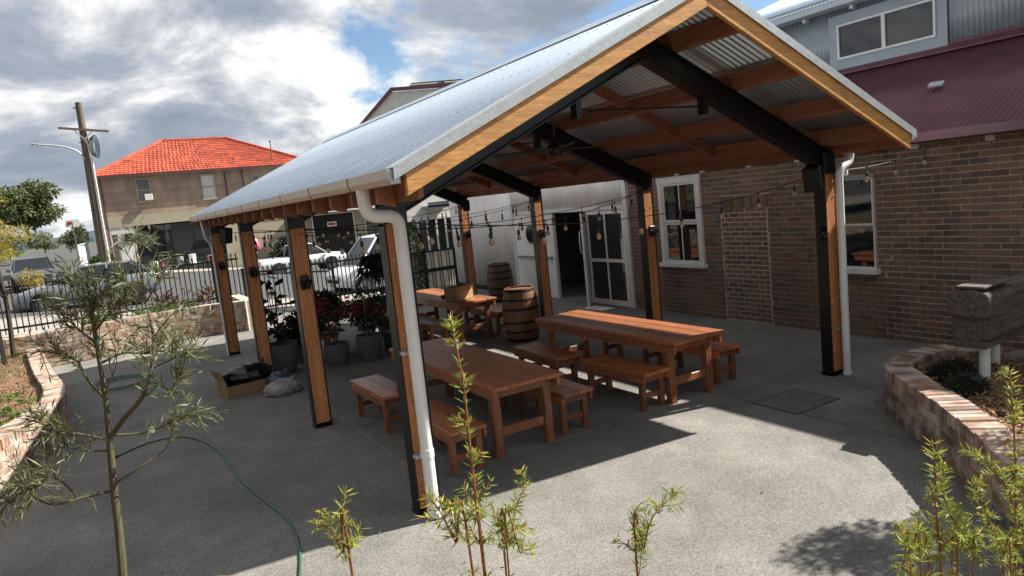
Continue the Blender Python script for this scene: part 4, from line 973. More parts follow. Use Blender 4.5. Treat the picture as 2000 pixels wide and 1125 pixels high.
for i, (px, py, y, r, l) in enumerate(((300, 600, 13.6, .20, 'lime green shrub left of the bare-stemmed cordyline'), (330, 596, 13.7, .22, 'lime green shrub right of the bare-stemmed cordyline'), (270, 607, 13.4, .2, 'green shrub in front of the silver car'), (372, 594, 13.5, .2, 'mixed green shrub below the bronze cordyline'), (205, 622, 13.2, .25, 'bright green shrub where the back wall curves'), (180, 628, 13.5, .2, 'small green shrub left of the curving wall'))):
    p = atY(px, py, y); bush(p[0], y, .5, r, 700, 'leaf_bright', l, .06, .02)
spiky(atY(25, 640, 13.4)[0]+.1, 13.4, .46, .5, 40, 'leaf_olive', 'grey green grassy clump at the left end of the fence', False, 'grass_clump', 'plant', .012, None)

# ------------------------------------------------------------------ pots and plants under the left side of the pavilion
def pot(x, y, r, h, label, material='pot'):
    o = empty('plant_pot', (x, y, 0), 0, label, 'pot', 'grey tapering plant pots'); m = MB(); m.lathe([(0, 0), (r*.70, 0), (r*.92, h*.35), (r, h*.75), (r*.97, h), (r*.88, h), (r*.9, h*.85), (0, h*.85)], (0, 0, 0), 28); m.obj('body', material, o, smooth='auto')
    m = MB(); m.lathe([(0, h*.87), (r*.89, h*.86)], (0, 0, 0), 20); m.obj('soil', 'soil', o)
    return o
pot(.43, 6.72, .30, .50, 'large grey plant pot behind the black rubbish bag'); pot(1.28, 6.42, .21, .38, 'small grey plant pot right of the second left post'); pot(1.82, 6.33, .22, .44, 'grey plant pot with a bamboo stake, left of the front left post'); pot(.95, 7.2, .2, .36, 'grey plant pot hidden behind the second left post')
# fiddle-leaf fig
o = empty('fiddle_leaf_fig', (.43, 6.72, .42), 0, 'dark fiddle-leaf fig growing in the large grey pot', 'potted plant'); m = MB(); P = []; D = []
for k in range(5):
    a = k*1.26; top = np.array([.20*math.cos(a)*rng.uniform(.4, 1), .2*math.sin(a)*rng.uniform(.4, 1), rng.uniform(.65, 1.3)]); pts = catmull([(0, 0, 0), top*np.array([.4, .4, .4]), top], 5); m.tube(pts, list(np.linspace(.014, .006, len(pts))), 6)
    for t in np.linspace(.3, 1, 9): P.append(pts[int(t*(len(pts)-1))]); D.append((rng.normal(), rng.normal(), rng.uniform(-.1, .8)))
m.obj('stem', 'bark_dark', o)
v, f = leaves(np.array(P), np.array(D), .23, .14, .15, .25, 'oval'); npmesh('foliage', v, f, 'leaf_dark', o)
# red-flowered plants, dark mass of foliage
def flowering(x, y, z, h, label, n=60, fl=5):
    o = empty('red_flowering_plant', (x, y, z), 0, label, 'potted plant', 'red flowering plants'); m = MB(); P = []; D = []; FP = []
    for k in range(7):
        a = rng.uniform(0, 6.28); top = np.array([.22*math.cos(a), .22*math.sin(a), h*rng.uniform(.7, 1)]); m.tube([(0, 0, 0), tuple(top*.5+np.array([0, 0, .05])), tuple(top)], [.008, .006, .004], 5)
        for t in np.linspace(.35, 1, n//7): P.append(top*t); D.append((rng.normal(), rng.normal(), rng.uniform(-.3, .6)))
        if k < fl: FP += [top+rng.normal(size=3)*.045 for _ in range(14)]
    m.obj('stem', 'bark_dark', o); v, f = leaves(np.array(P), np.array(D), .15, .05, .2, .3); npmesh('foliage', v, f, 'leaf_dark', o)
    v, f = leaves(np.array(FP), rng.normal(size=(len(FP), 3)), .07, .05, .2, .1, 'oval'); npmesh('flowers', v, f, 'flower_red', o, kind='stuff')
flowering(1.28, 6.42, .33, .72, 'red flowering plant in the small grey pot'); flowering(1.82, 6.33, .38, .62, 'red flowering plant tied to a stake in the grey pot'); flowering(1.55, 7.1, .55, .5, 'red flowering plant on the low table behind the pots')
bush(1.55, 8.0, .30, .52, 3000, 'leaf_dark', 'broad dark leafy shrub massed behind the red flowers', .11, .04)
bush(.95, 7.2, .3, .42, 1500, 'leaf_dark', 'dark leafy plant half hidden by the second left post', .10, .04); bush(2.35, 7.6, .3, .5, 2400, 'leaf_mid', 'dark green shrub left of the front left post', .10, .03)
o = empty('weeping_fig', (2.88, 8.3, 0), 0, 'tall dark weeping plant with large drooping leaves behind the front left post', 'potted plant'); m = MB(); P = []; D = []
for k in range(6):
    a = k*1.05; pts = catmull([(0, 0, .3), (.1*math.cos(a), .1*math.sin(a), 1.2), (.22*math.cos(a), .22*math.sin(a), 1.65), (.36*math.cos(a), .36*math.sin(a), 1.3)], 6); m.tube(pts, .010, 5)
    for q in pts[7:]:
        for _ in range(4): P.append(q); D.append((rng.normal(), rng.normal(), rng.uniform(-1.2, .2)))
m.obj('stem', 'bark_dark', o); v, f = leaves(np.array(P), np.array(D), .2, .09, .2, .3, 'oval'); npmesh('foliage', v, f, 'leaf_dark', o)
m = MB(); m.lathe([(0, 0), (.17, 0), (.22, .35), (.2, .35), (0, .33)], (0, 0, 0), 20); m.obj('pot', 'pot', o, smooth='auto')
o = empty('conifer', (4.92, 11.6, 0), 0, 'slim upright conifer right of the front left downpipe', 'potted plant'); n = 5200; t = rng.uniform(0, 1, n)**.8; a = rng.uniform(0, 6.28, n); r = (.06+.34*np.sin(np.pi*np.clip((1-t)*.62+.1, 0, 1)))*rng.uniform(.4, 1, n)
P = np.stack([r*np.cos(a), r*np.sin(a), .35+1.75*t], 1); D = np.stack([np.cos(a), np.sin(a), np.full(n, 1.2)], 1)+rng.normal(size=(n, 3))*.25; v, f = leaves(P, D, .08, .02); npmesh('foliage', v, f, 'leaf_mid', o)
m = MB(); m.tube([(0, 0, .2), (0, 0, 1.9)], [.03, .008], 7); m.obj('trunk', 'bark_dark', o); m = MB(); m.lathe([(0, 0), (.19, 0), (.25, .38), (.22, .38), (0, .34)], (0, 0, 0), 20); m.obj('pot', 'pot', o, smooth='auto')
# low plant table and clutter
lt = table(.5, .9, .5, 'low_table'); place(lt, (1.15, 7.35, 0), R(80)); tag(lt, 'small low timber table among the pots behind the second left post', 'table')
o = empty('bamboo_stake', (1.80, 6.30, .38), 0, 'thin pale bamboo stake upright in the grey pot', 'stake'); m = MB(); m.tube([(0, 0, 0), (.01, 0, .75)], .008, 6); m.obj('cane', 'raw_wood', o); m = MB(); m.tube([(.0, 0, .40), (.005, 0, .42)], .011, 6); m.obj('tie', 'hose', o)
o = empty('plastic_crate', (2.45, 6.6, 0), R(12), 'dark blue plastic tub just left of the front left post', 'tub'); m = MB(); m.prism([(-.2, 0), (.2, 0), (.24, .36), (-.24, .36)], 'y', -.16, .16); m.obj('body', 'blue_plastic', o, bevel=.02); m = MB(); m.box(-.26, .26, -.18, .18, .36, .39); m.obj('rim', 'blue_plastic', o, bevel=.01)

# ------------------------------------------------------------------ box, bags, hoses
o = empty('cardboard_box', (-.30, 5.85, 0), R(12), 'open brown cardboard box holding a black rubbish bag', 'box'); t = .006; w, d, h = .36, .20, .26
for n_, a in (('front_panel', (-w, w, -d, -d+t, 0, h*.72)), ('back_panel', (-w, w, d-t, d, 0, h)), ('end_panel', (-w, -w+t, -d+t, d-t, 0, h)), ('end_panel', (w-t, w, -d+t, d-t, 0, h*.85)), ('bottom', (-w+t, w-t, -d+t, d-t, 0, .006))): m = MB(); m.box(*a); m.obj(n_, 'card', o)
m = MB(); m.add([(-w, -d, h), (-w, d, h), (-w-.06, d, h+.17), (-w-.06, -d, h+.17)], [(0, 1, 2, 3)]); q = m.obj('flap', 'card', o); q.modifiers.new('s', 'SOLIDIFY').thickness = .006
def sack(name, loc, r, material, label, seed, cat, amp=.22, flat=1.):
    b = bmesh.new(); bmesh.ops.create_icosphere(b, subdivisions=4, radius=1); rs = np.random.default_rng(seed); ks = rs.normal(size=(10, 3))*4; ph = rs.uniform(0, 6.28, 10)
    for v in b.verts:
        p = np.array(v.co); n = sum(abs(math.sin(k@p+q))*(1/(1+i*.35)) for i, (k, q) in enumerate(zip(ks, ph)))/5; s = 1-amp+amp*1.6*n
        v.co = Vector(p*np.array(r)*s); v.co.z = max(v.co.z*flat, -r[2]*.55)
    m = bpy.data.meshes.new(name); b.to_mesh(m); b.free(); e = empty(name, loc, 0, label, cat); link('sack', m, material, e, smooth=True)
    mm = MB(); mm.tube([(r[0]*.5, 0, r[2]*.5), (r[0]*.55, 0, r[2]*.9), (r[0]*.7, .02, r[2]*1.0)], [.03, .012, .03], 7); mm.obj('knot', material, e, smooth=True); return e
sack('rubbish_bag', (-.26, 5.86, .27), (.36, .22, .17), 'bag_black', 'shiny black rubbish bag slumped in the cardboard box', 3, 'bag')
sack('plastic_bag', (.10, 5.28, .075), (.26, .20, .14), 'bag_clear', 'crumpled translucent whitish plastic bag on the paving beside the box', 5, 'bag', .34); sack('cloth_bundle', (.14, 5.62, .12), (.2, .14, .15), 'bag_blue', 'dark blue bundle behind the crumpled plastic bag', 9, 'bundle', .3)
def hose(name, pts, r, label, cat='hose'):
    o = empty(name, pts[0], 0, label, cat); P = catmull(pts, 10)-np.array(pts[0]); m = MB(); m.tube(P, r, 8); m.obj('tube', 'hose', o, smooth=True); m = MB(); d = P[1]-P[0]; m.tube([P[0]-unit(d)*.03, P[0]+unit(d)*.03], r*1.5, 8); m.obj('fitting', 'cable', o)
hose('garden_hose', [(-2.1, 3.95, .012), (-1.7, 4.25, .012), (-1.32, 4.08, .012), (-1.10, 3.3, .012), (-1.07, 2.6, .012), (-1.05, 2.0, .012), (-.97, 1.3, .012), (-.90, .7, .012), (-.94, .17, .012), (-1.05, -.3, .012), (-1.25, -.9, .012), (-1.45, -1.3, .25), (-1.6, -1.6, .48)], 0.0095, 'green garden hose snaking over the paving to the foreground')
cp = [(-1.9+.42*math.cos(a)*(1+.1*math.sin(3*a)), 8.5+.5*math.sin(a), .012+.004*a) for a in np.linspace(0, 15, 40)]; hose('coiled_hose', cp, 0.0095, 'green hose lying in loose coils near the back wall')

# ================================================================== ACROSS THE STREET
HZ = -.15
hs = empty('red_roof_house', (-1.1, 50, HZ), 0, 'two-storey brown brick shop house with bright orange-red tiled hip roof', 'house')
def b_(x0, x1, y0, y1, z0, z1): m = MB(); m.box(x0, x1, y0, y1, z0-HZ, z1-HZ); return m
b_(0, 14, 0, 10.5, 3.93, 6.62).obj('wall', 'brick_far', hs); b_(-.02, 14, -.05, 10.4, 3.2, 3.95).obj('rendered_band', 'cream', hs)
b_(.0, 1.65, 0, 10, -.5, 3.2).obj('wall', 'white_wall', hs); b_(7.4, 9.3, 0, 10, -.5, 3.2).obj('wall', 'cream', hs); b_(1.65, 7.4, 1.2, 1.4, -.5, 3.2).obj('shop_interior', 'dark', hs); b_(1.65, 7.4, .0, 1.2, -.5, .25).obj('stall_riser', 'green_wall', hs)
# courses of far brick as shallow ledges
m = MB()
for k in range(30): m.box(-.008, 14.0, -.012, 0.0, 3.98-HZ+k*.086, 3.98-HZ+k*.086+.07)
m.obj('brick_course', 'brick_far', hs, kind='stuff')
for k, (a, b) in enumerate(((1.65, 3.5), (3.56, 5.4), (5.46, 7.4))): b_(a, b, .1, .12, .25, 3.1).obj('shop_window', 'glass', hs); b_(b, b+.06, .05, .15, .25, 3.1).obj('mullion', 'steel_black', hs)
# goods on show behind the shop window
def hwin(x0, x1, z0, z1, pane='glass', ac=False):
    w = empty('window', (0, 0, 0)); w.parent = hs; f = MB(); z0 -= HZ; z1 -= HZ; e = .09
    f.box(x0-e, x0, -.08, .02, z0-e, z1+e); f.box(x1, x1+e, -.08, .02, z0-e, z1+e); f.box(x0, x1, -.08, .02, z1, z1+e); f.box(x0-e, x1+e, -.12, .02, z0-e*1.6, z0); f.box(x0, x1, -.07, .0, (z0+z1)/2-.04, (z0+z1)/2+.04); f.obj('frame', 'cream', w)
    for a, b in ((z0, (z0+z1)/2-.04), ((z0+z1)/2+.04, z1)): p = MB(); p.box(x0, x1, -.03, -.02, a, b); p.obj('pane', pane, w)
    if ac:
        p = MB(); p.box(x0+.35, x1+.1, -.4, -.09, z0+.0, z0+.42); q = p.obj('air_conditioner', 'white_paint', w, bevel=.02)
mat('blind', (.62, .62, .60), .5)
hwin(2.25, 3.0, 4.85, 6.3, ac=True); hwin(6.4, 7.2, 4.7, 6.3, 'blind'); hwin(9.9, 10.3, 5.3, 6.0); 
# eave, gutter, tiled hip roof
ex0, ex1, ey0, ey1, ez = -.45, 14.45, -.45, 10.95, 6.64; rx0, rx1, ry, rz = 4.7, 9.3, 5.25, 9.4
b_(ex0, ex1, ey0, ey1, ez-.1, ez).obj('soffit', 'cream', hs)
m = MB(); m.box(ex0-.06, ex1+.06, ey0-.1, ey0, ez-.06-HZ, ez+.06-HZ); m.box(ex0-.1, ex0, ey0, ey1, ez-.06-HZ, ez+.06-HZ); m.obj('gutter', 'roof_maroon', hs)
def hipface(A, B, Cc, D, rows, cols):
    """rows of overlapping tiles on the quad A-B (eave) to D-C (ridge)"""
    A, B, Cc, D = (np.array(p, float) for p in (A, B, Cc, D)); m = MB(); nrm = unit(np.cross(B-A, D-A)); nrm = nrm if nrm[2] > 0 else -nrm; full = np.linalg.norm(B-A); tw = full/cols
    m.add([A, B, Cc, D], [(0, 1, 2, 3)])
    for r in range(rows):
        t0, t1 = r/rows, (r+1)/rows*1.0; L0 = A+(D-A)*t0; R0 = B+(Cc-B)*t0; L1 = A+(D-A)*t1; R1 = B+(Cc-B)*t1; ln = np.linalg.norm(R0-L0); n = max(1, int(ln/tw)); 
        for k in range(n):
            a, b = k/n, (k+1)/n-.06/n; p = [L0+(R0-L0)*a, L0+(R0-L0)*b, L1+(R1-L1)*b, L1+(R1-L1)*a]; h0, h1 = .055, .02
            mid = (p[0]+p[1])/2+nrm*(h0+.035); mid2 = (p[2]+p[3])/2+nrm*(h1+.03)
            m.add([p[0], p[1], p[0]+nrm*h0, mid, p[1]+nrm*h0, p[3]+nrm*h1, mid2, p[2]+nrm*h1], [(2, 3, 6, 5), (3, 4, 7, 6), (0, 1, 4, 3, 2)])
    return m
E_ = [(ex0, ey0), (ex1, ey0), (ex1, ey1), (ex0, ey1)]; z0, z1 = ez-HZ+.02, rz-HZ
roof = empty('roof', (0, 0, 0)); roof.parent = hs
for A, B, Cc, D, c in (((ex0, ey0, z0), (ex1, ey0, z0), (rx1, ry, z1), (rx0, ry, z1), 56), ((ex0, ey1, z0), (ex0, ey0, z0), (rx0, ry, z1), (rx0, ry-.01, z1), 42), ((ex1, ey0, z0), (ex1, ey1, z0), (rx1, ry, z1), (rx1, ry-.01, z1), 42), ((ex1, ey1, z0), (ex0, ey1, z0), (rx0, ry, z1), (rx1, ry, z1), 30)):
    hipface(A, B, Cc, D, 17, c).obj('tiles', 'tile_red', roof, kind='stuff', fix=False)
for a, b in (((ex0, ey0, z0), (rx0, ry, z1)), ((ex1, ey0, z0), (rx1, ry, z1)), ((rx0, ry, z1), (rx1, ry, z1))): m = MB(); m.tube([np.array(a)+(0, 0, .06), np.array(b)+(0, 0, .06)], .13, 8); m.obj('ridge_capping', 'tile_red', roof)
for x, y, z, h in ((11.6, .3, 6.9, 1.6), (8.8, .3, 6.9, .45), (12.6, .6, 7.0, .5)): m = MB(); m.tube([(x, y, z-HZ), (x, y, z-HZ+h)], .04, 6); m.tube([(x, y, z-HZ+h), (x, y, z-HZ+h+.06)], .08, 6); m.obj('vent_pipe', 'pole_wood', hs)
for x in (.12, 8.0, 9.2): m = MB(); m.tube([(x, -.06, -.3-HZ if x < 1 else 4.3-HZ), (x, -.06, 6.5-HZ)], .05, 6); m.obj('downpipe', 'roof_maroon', hs)
m = MB(); m.box(1.0, 1.5, -.25, -.01, 2.35-HZ, 2.75-HZ); m.obj('flood_lamp', 'steel_black', hs, bevel=.05)
# things in the shop window
for i, (x, z, mt, s, l) in enumerate(((2.6, .7, 'white_paint', .35, 'white box'), (3.0, .95, 'pink', .25, 'pink parcel'), (4.2, .6, 'grey_paint', .45, 'grey crate'), (5.0, .75, 'white_clad', .5, 'pale sack'), (6.1, .7, 'orange_plastic', .35, 'orange bucket'), (6.7, .6, 'white_paint', .4, 'white drum'))):
    o = empty('shop_goods', (x-1.1, 49.86, .1), 0, l+' on show in front of the dark shop window across the street', 'goods'); m = MB(); m.lathe([(0, 0), (s*.42, 0), (s*.5, s*.6), (s*.46, s*1.4), (0, s*1.5)], (0, 0, 0), 10 if i % 2 else 4); m.obj('body', mt, o, smooth='auto'); m = MB(); m.lathe([(s*.47, s*1.36), (s*.53, s*1.4), (s*.47, s*1.46)], (0, 0, 0), 10 if i % 2 else 4); m.obj('rim', mt, o)
# cream shop with awning further right
cs = empty('cream_shop', (7.8, 49.5, HZ), 0, 'cream and dark shopfront with a flat white awning seen between the left posts', 'shop')
m = MB(); m.box(0, 16, .6, 8, -1, 5.2); m.obj('wall', 'cream', cs); m = MB(); m.box(3.6, 20, -2.2, .6, 3.0, 3.25); m.box(3.5, 20.1, -2.3, -2.2, 2.95, 3.4); m.obj('awning', 'white_wall', cs)
for a, b, mt in ((5.0, 8.2, 'dark'), (9.2, 11.6, 'green_wall'), (12.0, 13.6, 'dark'), (14.2, 15.8, 'glass')): m = MB(); m.box(a, b, .5, .59, -.9, 2.8); q = m.obj('shop_opening', mt, cs); m = MB(); m.box(a-.1, a, .45, .59, -.9, 2.85); m.box(b, b+.1, .45, .59, -.9, 2.85); m.box(a, b, .45, .59, 2.8, 2.9); m.obj('frame', 'white_wall', cs)
o = empty('pink_bag', (8.05, 49.2, 1.2), 0, 'bright pink bag hanging on the cream wall across the street', 'bag'); m = MB(); m.lathe([(0, -.75), (.42, -.7), (.5, -.3), (.3, .25), (.1, .4), (0, .42)], (0, 0, 0), 12); m.obj('body', 'pink', o, smooth=True); m = MB(); m.tube([(-.15, 0, .35), (0, 0, .75), (.15, 0, .35)], .03, 6); m.obj('handle', 'pink', o)
bush(10.3, 46.9, -.9, 1.5, 2600, 'leaf_dark', 'big dark shrub behind the white ute', .35, .16)
o = empty('shop_sign', (13.9, 48.8, 1.9), 0, 'small pale lit sign hanging under the shop awning', 'sign'); m = MB(); m.box(-.35, .35, -.04, .04, -.18, .18); m.obj('panel', 'white_paint', o); m = MB(); m.box(-.28, .28, -.046, -.041, -.1, .1); m.obj('face', 'red', o)

# ------------------------------------------------------------------ utility pole
zp = float(streetz(-1.6)); up = empty('utility_pole', (-1.62, 42, zp), 0, 'leaning grey timber utility pole with crossarm and street lamp arm', 'utility pole')
m = MB(); m.tube([(.0, 0, -.5), (.05, 0, 5), (.11, 0, 10.25-zp)], [.26, .22, .17], 12); m.obj('pole', 'pole_wood', up, smooth='auto')
m = MB(); m.bar((-1.08, -.2, 8.86-zp), (1.36, -.2, 8.58-zp), .1, .12); m.obj('crossarm', 'pole_wood', up)
m = MB(); m.bar((-.35, -.2, 8.75-zp), (.08, -.18, 8.2-zp), .04, .05); m.bar((.55, -.2, 8.65-zp), (.12, -.18, 8.2-zp), .04, .05); m.obj('brace', 'galv_flash', up)
m = MB(); m.tube(catmull([(0, -.1, 7.0-zp), (-.35, -.2, 7.55-zp), (-1.1, -.3, 7.85-zp), (-2.25, -.4, 8.0-zp)], 6), .045, 8); e = m.obj('lamp_arm', 'galv_flash', up, smooth=True); m = MB(); m.lathe([(0, -.05), (.1, -.03), (.12, .03), (0, .08)], (-2.35, -.4, 8.0-zp), 10); m.obj('lamp_head', 'galv_flash', e)
for k in range(4): m = MB(); m.tube([(.42+.06*k+.16*math.cos(a), -.25-.02*k, 7.75-zp+(.5+.05*k)*math.sin(a)) for a in np.linspace(0, 6.28, 18)], .022, 5); m.obj('cable_loop', 'cable', up)
m = MB(); m.tube([(.3, -.2, 7.2-zp), (.28, -.24, 3), (.3, -.26, 0)], .05, 8); m.obj('conduit', 'white_paint', up)
for z in (9.9, 8.0, 4.2): m = MB(); m.box(-.2, .0, -.25, -.15, z-zp, z-zp+.05); m.obj('step_bolt', 'steel_black', up)
# chain-link gate panel, timber post, vine
cg = empty('chain_link_gate', tuple(atY(158, 520, 41)*np.array([1, 1, 0])+np.array([0, 0, .1])), R(70), 'tall chain-link gate panel standing left of the utility pole', 'gate'); m = MB()
for a, b in (((0, 0, 0), (0, 0, 2.2)), ((1.4, 0, 0), (1.4, 0, 2.3)), ((0, 0, 2.2), (1.4, 0, 2.3)), ((0, 0, .1), (1.4, 0, .1)), ((0, 0, 1.15), (1.4, 0, 1.2))): m.tube([a, b], .05, 8)
m.obj('frame', 'galv_flash', cg); m = MB()
for k in range(-18, 14): 
    for s in (1, -1):
        x0 = k*.1 if s > 0 else 1.4-k*.1; pts = [(x0+s*t, 0, .1+t*1.0) for t in np.linspace(0, 2.05, 3)]; pts = [(min(max(p[0], 0), 1.4), p[1], p[2]) for p in pts]
        t0 = max(0, -x0*s if s > 0 else (x0-1.4)); t1 = min(2.05, (1.4-x0) if s > 0 else x0)
        if t1 > t0+.05: m.tube([(x0+s*t0, 0, .1+t0), (x0+s*t1, 0, .1+t1)], .008, 4, False)
m.obj('mesh', 'galv_flash', cg, kind='stuff'); m = MB(); m.box(.5, .8, -.04, -.03, .4, .75); m.obj('red_notice', 'red', cg)
p = atY(222, 480, 42.5); bush(p[0]-.7, 42.6, .1, 1.0, 2200, 'leaf_bright', 'bright green vine clump climbing at the foot of the utility pole', .3, .16)
o = empty('timber_post', (-.85, 42.3, .05), 0, 'short dark timber post right of the utility pole foot', 'post'); m = MB(); m.box(-.14, .14, -.14, .14, 0, 2.6); m.obj('shaft', 'pole_wood', o, bevel=.02); m = MB(); m.box(-.17, .17, -.17, .17, 2.6, 2.66); m.obj('cap', 'pole_wood', o)
p = atY(142, 440, 70); o = empty('flag_sign', (p[0], 70, 0.4), 0, 'white sign board with a red disc far down the side road', 'sign'); m = MB(); m.box(-.55, .55, -.04, .04, p[2]-.55, p[2]+.1); m.obj('board', 'white_paint', o); m = MB(); m.lathe([(0, 0), (.38, 0), (.38, .02), (0, .02)], (0, 0, 0), 20); q = m.obj('disc', 'red', o); q.location = (-.25, -.07, p[2]-.2); q.scale = (.45, .45, 1); q.rotation_euler = (R(90), 0, 0)
m = MB(); m.tube([(0, 0, 0), (0, 0, p[2])], .06, 6); m.obj('post', 'pole_wood', o)

# ------------------------------------------------------------------ vehicles
def vehicle(name, label, cat, loc, rz, paint, st, cab, wheels, hw, wr, roofz, extras=None, trim='tyre'):
    """st: stations (x, z_bottom, z_top, half-width factor); cab: side profile of the glasshouse (x,z) bottom-front, top-front, top-rear, bottom-rear"""
    o = empty(name, loc, rz, label, cat); v = []; f = []
    for x, zb, zt, wf in st:
        w = hw*wf; mid = zb+(zt-zb)*.5
        r = [(w*.90, zb), (w*.98, zb+.10), (w, mid), (w*.985, zt-.10), (w*.93, zt-.03), (w*.80, zt), (0, zt+.012)]
        ring = [(x, -a, b) for a, b in r]+[(x, a, b) for a, b in reversed(r[:-1])]; v += ring
    n = 13
    for i in range(len(st)-1):
        for k in range(n): a, b = i*n+k, i*n+(k+1) % n; f.append((a, b, b+n, a+n))
    f += [tuple(reversed(range(n))), tuple(range((len(st)-1)*n, len(st)*n))]
    MB().add(v, f).obj('body', paint, o, smooth='auto')
    (x0, z0), (x1, z1), (x2, z2), (x3, z3) = cab; wb, wt = hw*.90, hw*.74
    v = [(x0, -wb, z0), (x1, -wt, z1), (x2, -wt, z2), (x3, -wb, z3), (x0, wb, z0), (x1, wt, z1), (x2, wt, z2), (x3, wb, z3)]
    MB().add(v, [(0, 1, 2, 3), (7, 6, 5, 4), (0, 4, 5, 1), (3, 2, 6, 7), (0, 3, 7, 4)]).obj('windows', 'glass', o)
    m = MB(); m.prism([(x1+.06, z1-.025), (x1-.03, z1+.02), ((x1+x2)/2, max(z1, z2)+.05), (x2+.03, z2+.02), (x2-.05, z2-.025)], 'y', -wt-.02, wt+.02); m.obj('roof', paint, o, smooth='auto', bevel=.02)
    for s in (-1, 1):
        for a, b, w in (((x0, s*wb, z0), (x1, s*wt, z1), .07), ((x3, s*wb, z3), (x2, s*wt, z2), .10), ((x0*.45+x3*.55, s*(wb+.004), z0*.45+z3*.55), (x1*.45+x2*.55, s*(wt+.004), z1), .06)): m = MB(); m.bar(a, b, w, .05, (0, 1, 0)); m.obj('pillar', paint, o)
        m = MB(); m.box(x0-.12, x0+.06, s*(hw+.02)-(.16 if s < 0 else 0), s*(hw+.02)+(.16 if s > 0 else 0), z0+.02, z0+.17); m.obj('mirror', paint, o, bevel=.03)
        m = MB(); m.box(x3+.1, x0-.1, s*(hw*.985)-.012, s*(hw*.985)+.012, (st[2][1]+.12), (st[2][1]+.18)); m.obj('sill_trim', trim, o)
        for x in wheels:
            m = MB(); m.lathe([(0, 0), (wr*1.17, 0), (wr*1.17, .02), (0, .02)], (0, 0, 0), 24); q = m.obj('wheel_arch', 'tyre', o); q.location = (x, s*hw*1.003-(.02 if s > 0 else 0), wr*1.06); q.rotation_euler = (R(-90), 0, 0)
            w = empty('wheel', (x, s*(hw*.93), wr)); w.parent = o
            m = MB(); m.lathe([(wr*.62, -.1), (wr*.95, -.1), (wr, -.06), (wr, .06), (wr*.95, .1), (wr*.62, .1)], (0, 0, 0), 24); q = m.obj('tyre', 'tyre', w, smooth='auto'); q.rotation_euler = (R(90), 0, 0)
            m = MB(); m.lathe([(0, .07), (wr*.2, .08), (wr*.6, .095), (wr*.64, .1)], (0, 0, 0), 20)
            for k in range(5):
                a = k*2*math.pi/5; m.bar((wr*.12*math.cos(a), wr*.12*math.sin(a), .1), (wr*.58*math.cos(a), wr*.58*math.sin(a), .1), wr*.14, .02)
            q = m.obj('rim', 'rim', w); q.rotation_euler = (R(90*(-s) if s < 0 else -90), 0, 0)
    xf, xr = st[-1][0], st[0][0]
    for s in (-1, 1):
        m = MB(); m.box(xf-.16, xf-.0, s*hw*.62-.17, s*hw*.62+.17, st[-1][2]-.19, st[-1][2]-.05); m.obj('headlight', 'lamp', o, bevel=.02)
        m = MB(); m.box(xr-.01, xr+.1, s*hw*.78-.1, s*hw*.78+.1, st[0][2]-.32, st[0][2]-.08); m.obj('tail_light', 'lamp_red', o, bevel=.02)
    m = MB(); m.box(xf-.02, xf+.012, -.19, .19, .42, .53); m.obj('number_plate', 'plate', o)
    m = MB(); m.box(xf-.03, xf+.006, -hw*.55, hw*.55, .56, .70); m.obj('grille', 'dark', o)
    if extras: extras(o)
    return o
# white dual-cab ute on the far side of the road, facing right
zu = float(streetz(9))-.02
def utebits(o):
    m = MB(); m.box(-2.5, -.75, -.80, .80, 1.10, 1.13); m.obj('tray_cover', 'dark', o)
    m = MB(); m.tube([(-1.9, -.72, 1.15), (-1.15, -.66, 1.6), (-.85, -.66, 1.68)], .035, 6); m.tube([(-1.9, .72, 1.15), (-1.15, .66, 1.6), (-.85, .66, 1.68)], .035, 6); m.obj('sports_bar', 'dark', o)
vehicle('ute', 'white dual-cab ute parked across the road with dark tray cover', 'ute', (9.0, 39.6, zu), 0, 'car_white',
        [(-2.68, .5, 1.08, .9), (-2.6, .45, 1.13, .98), (-1.3, .42, 1.13, 1), (-.7, .42, 1.12, 1), (.9, .42, 1.12, 1), (1.6, .42, 1.12, 1), (2.35, .42, 1.05, .97), (2.62, .45, .92, .85)],
        [(1.45, 1.1), (.55, 1.80), (-.70, 1.80), (-.85, 1.1)], (-1.62, 1.62), .92, .39, 1.84, utebits)
# white van on our side, facing left
zv = float(streetz(7.5))-.02
vehicle('van', 'white delivery van nose-on behind the picket fence, half hidden by the front left post', 'van', (8.35, 22.6, zv), R(187), 'car_white',
        [(-2.6, .4, 1.15, .97), (-2.0, .35, 1.2, 1), (0, .35, 1.2, 1), (1.2, .35, 1.2, 1), (1.75, .35, 1.16, .98), (2.3, .38, 1.02, .93), (2.5, .42, .85, .86)],
        [(1.65, 1.18), (.75, 2.2), (-2.5, 2.28), (-2.58, 1.15)], (-1.6, 1.62), .98, .36, 2.35, lambda o: (MB().box(-2.57, -.25, -.975, .975, 1.15, 2.24).obj('load_panel', 'car_white', o, bevel=.06)))
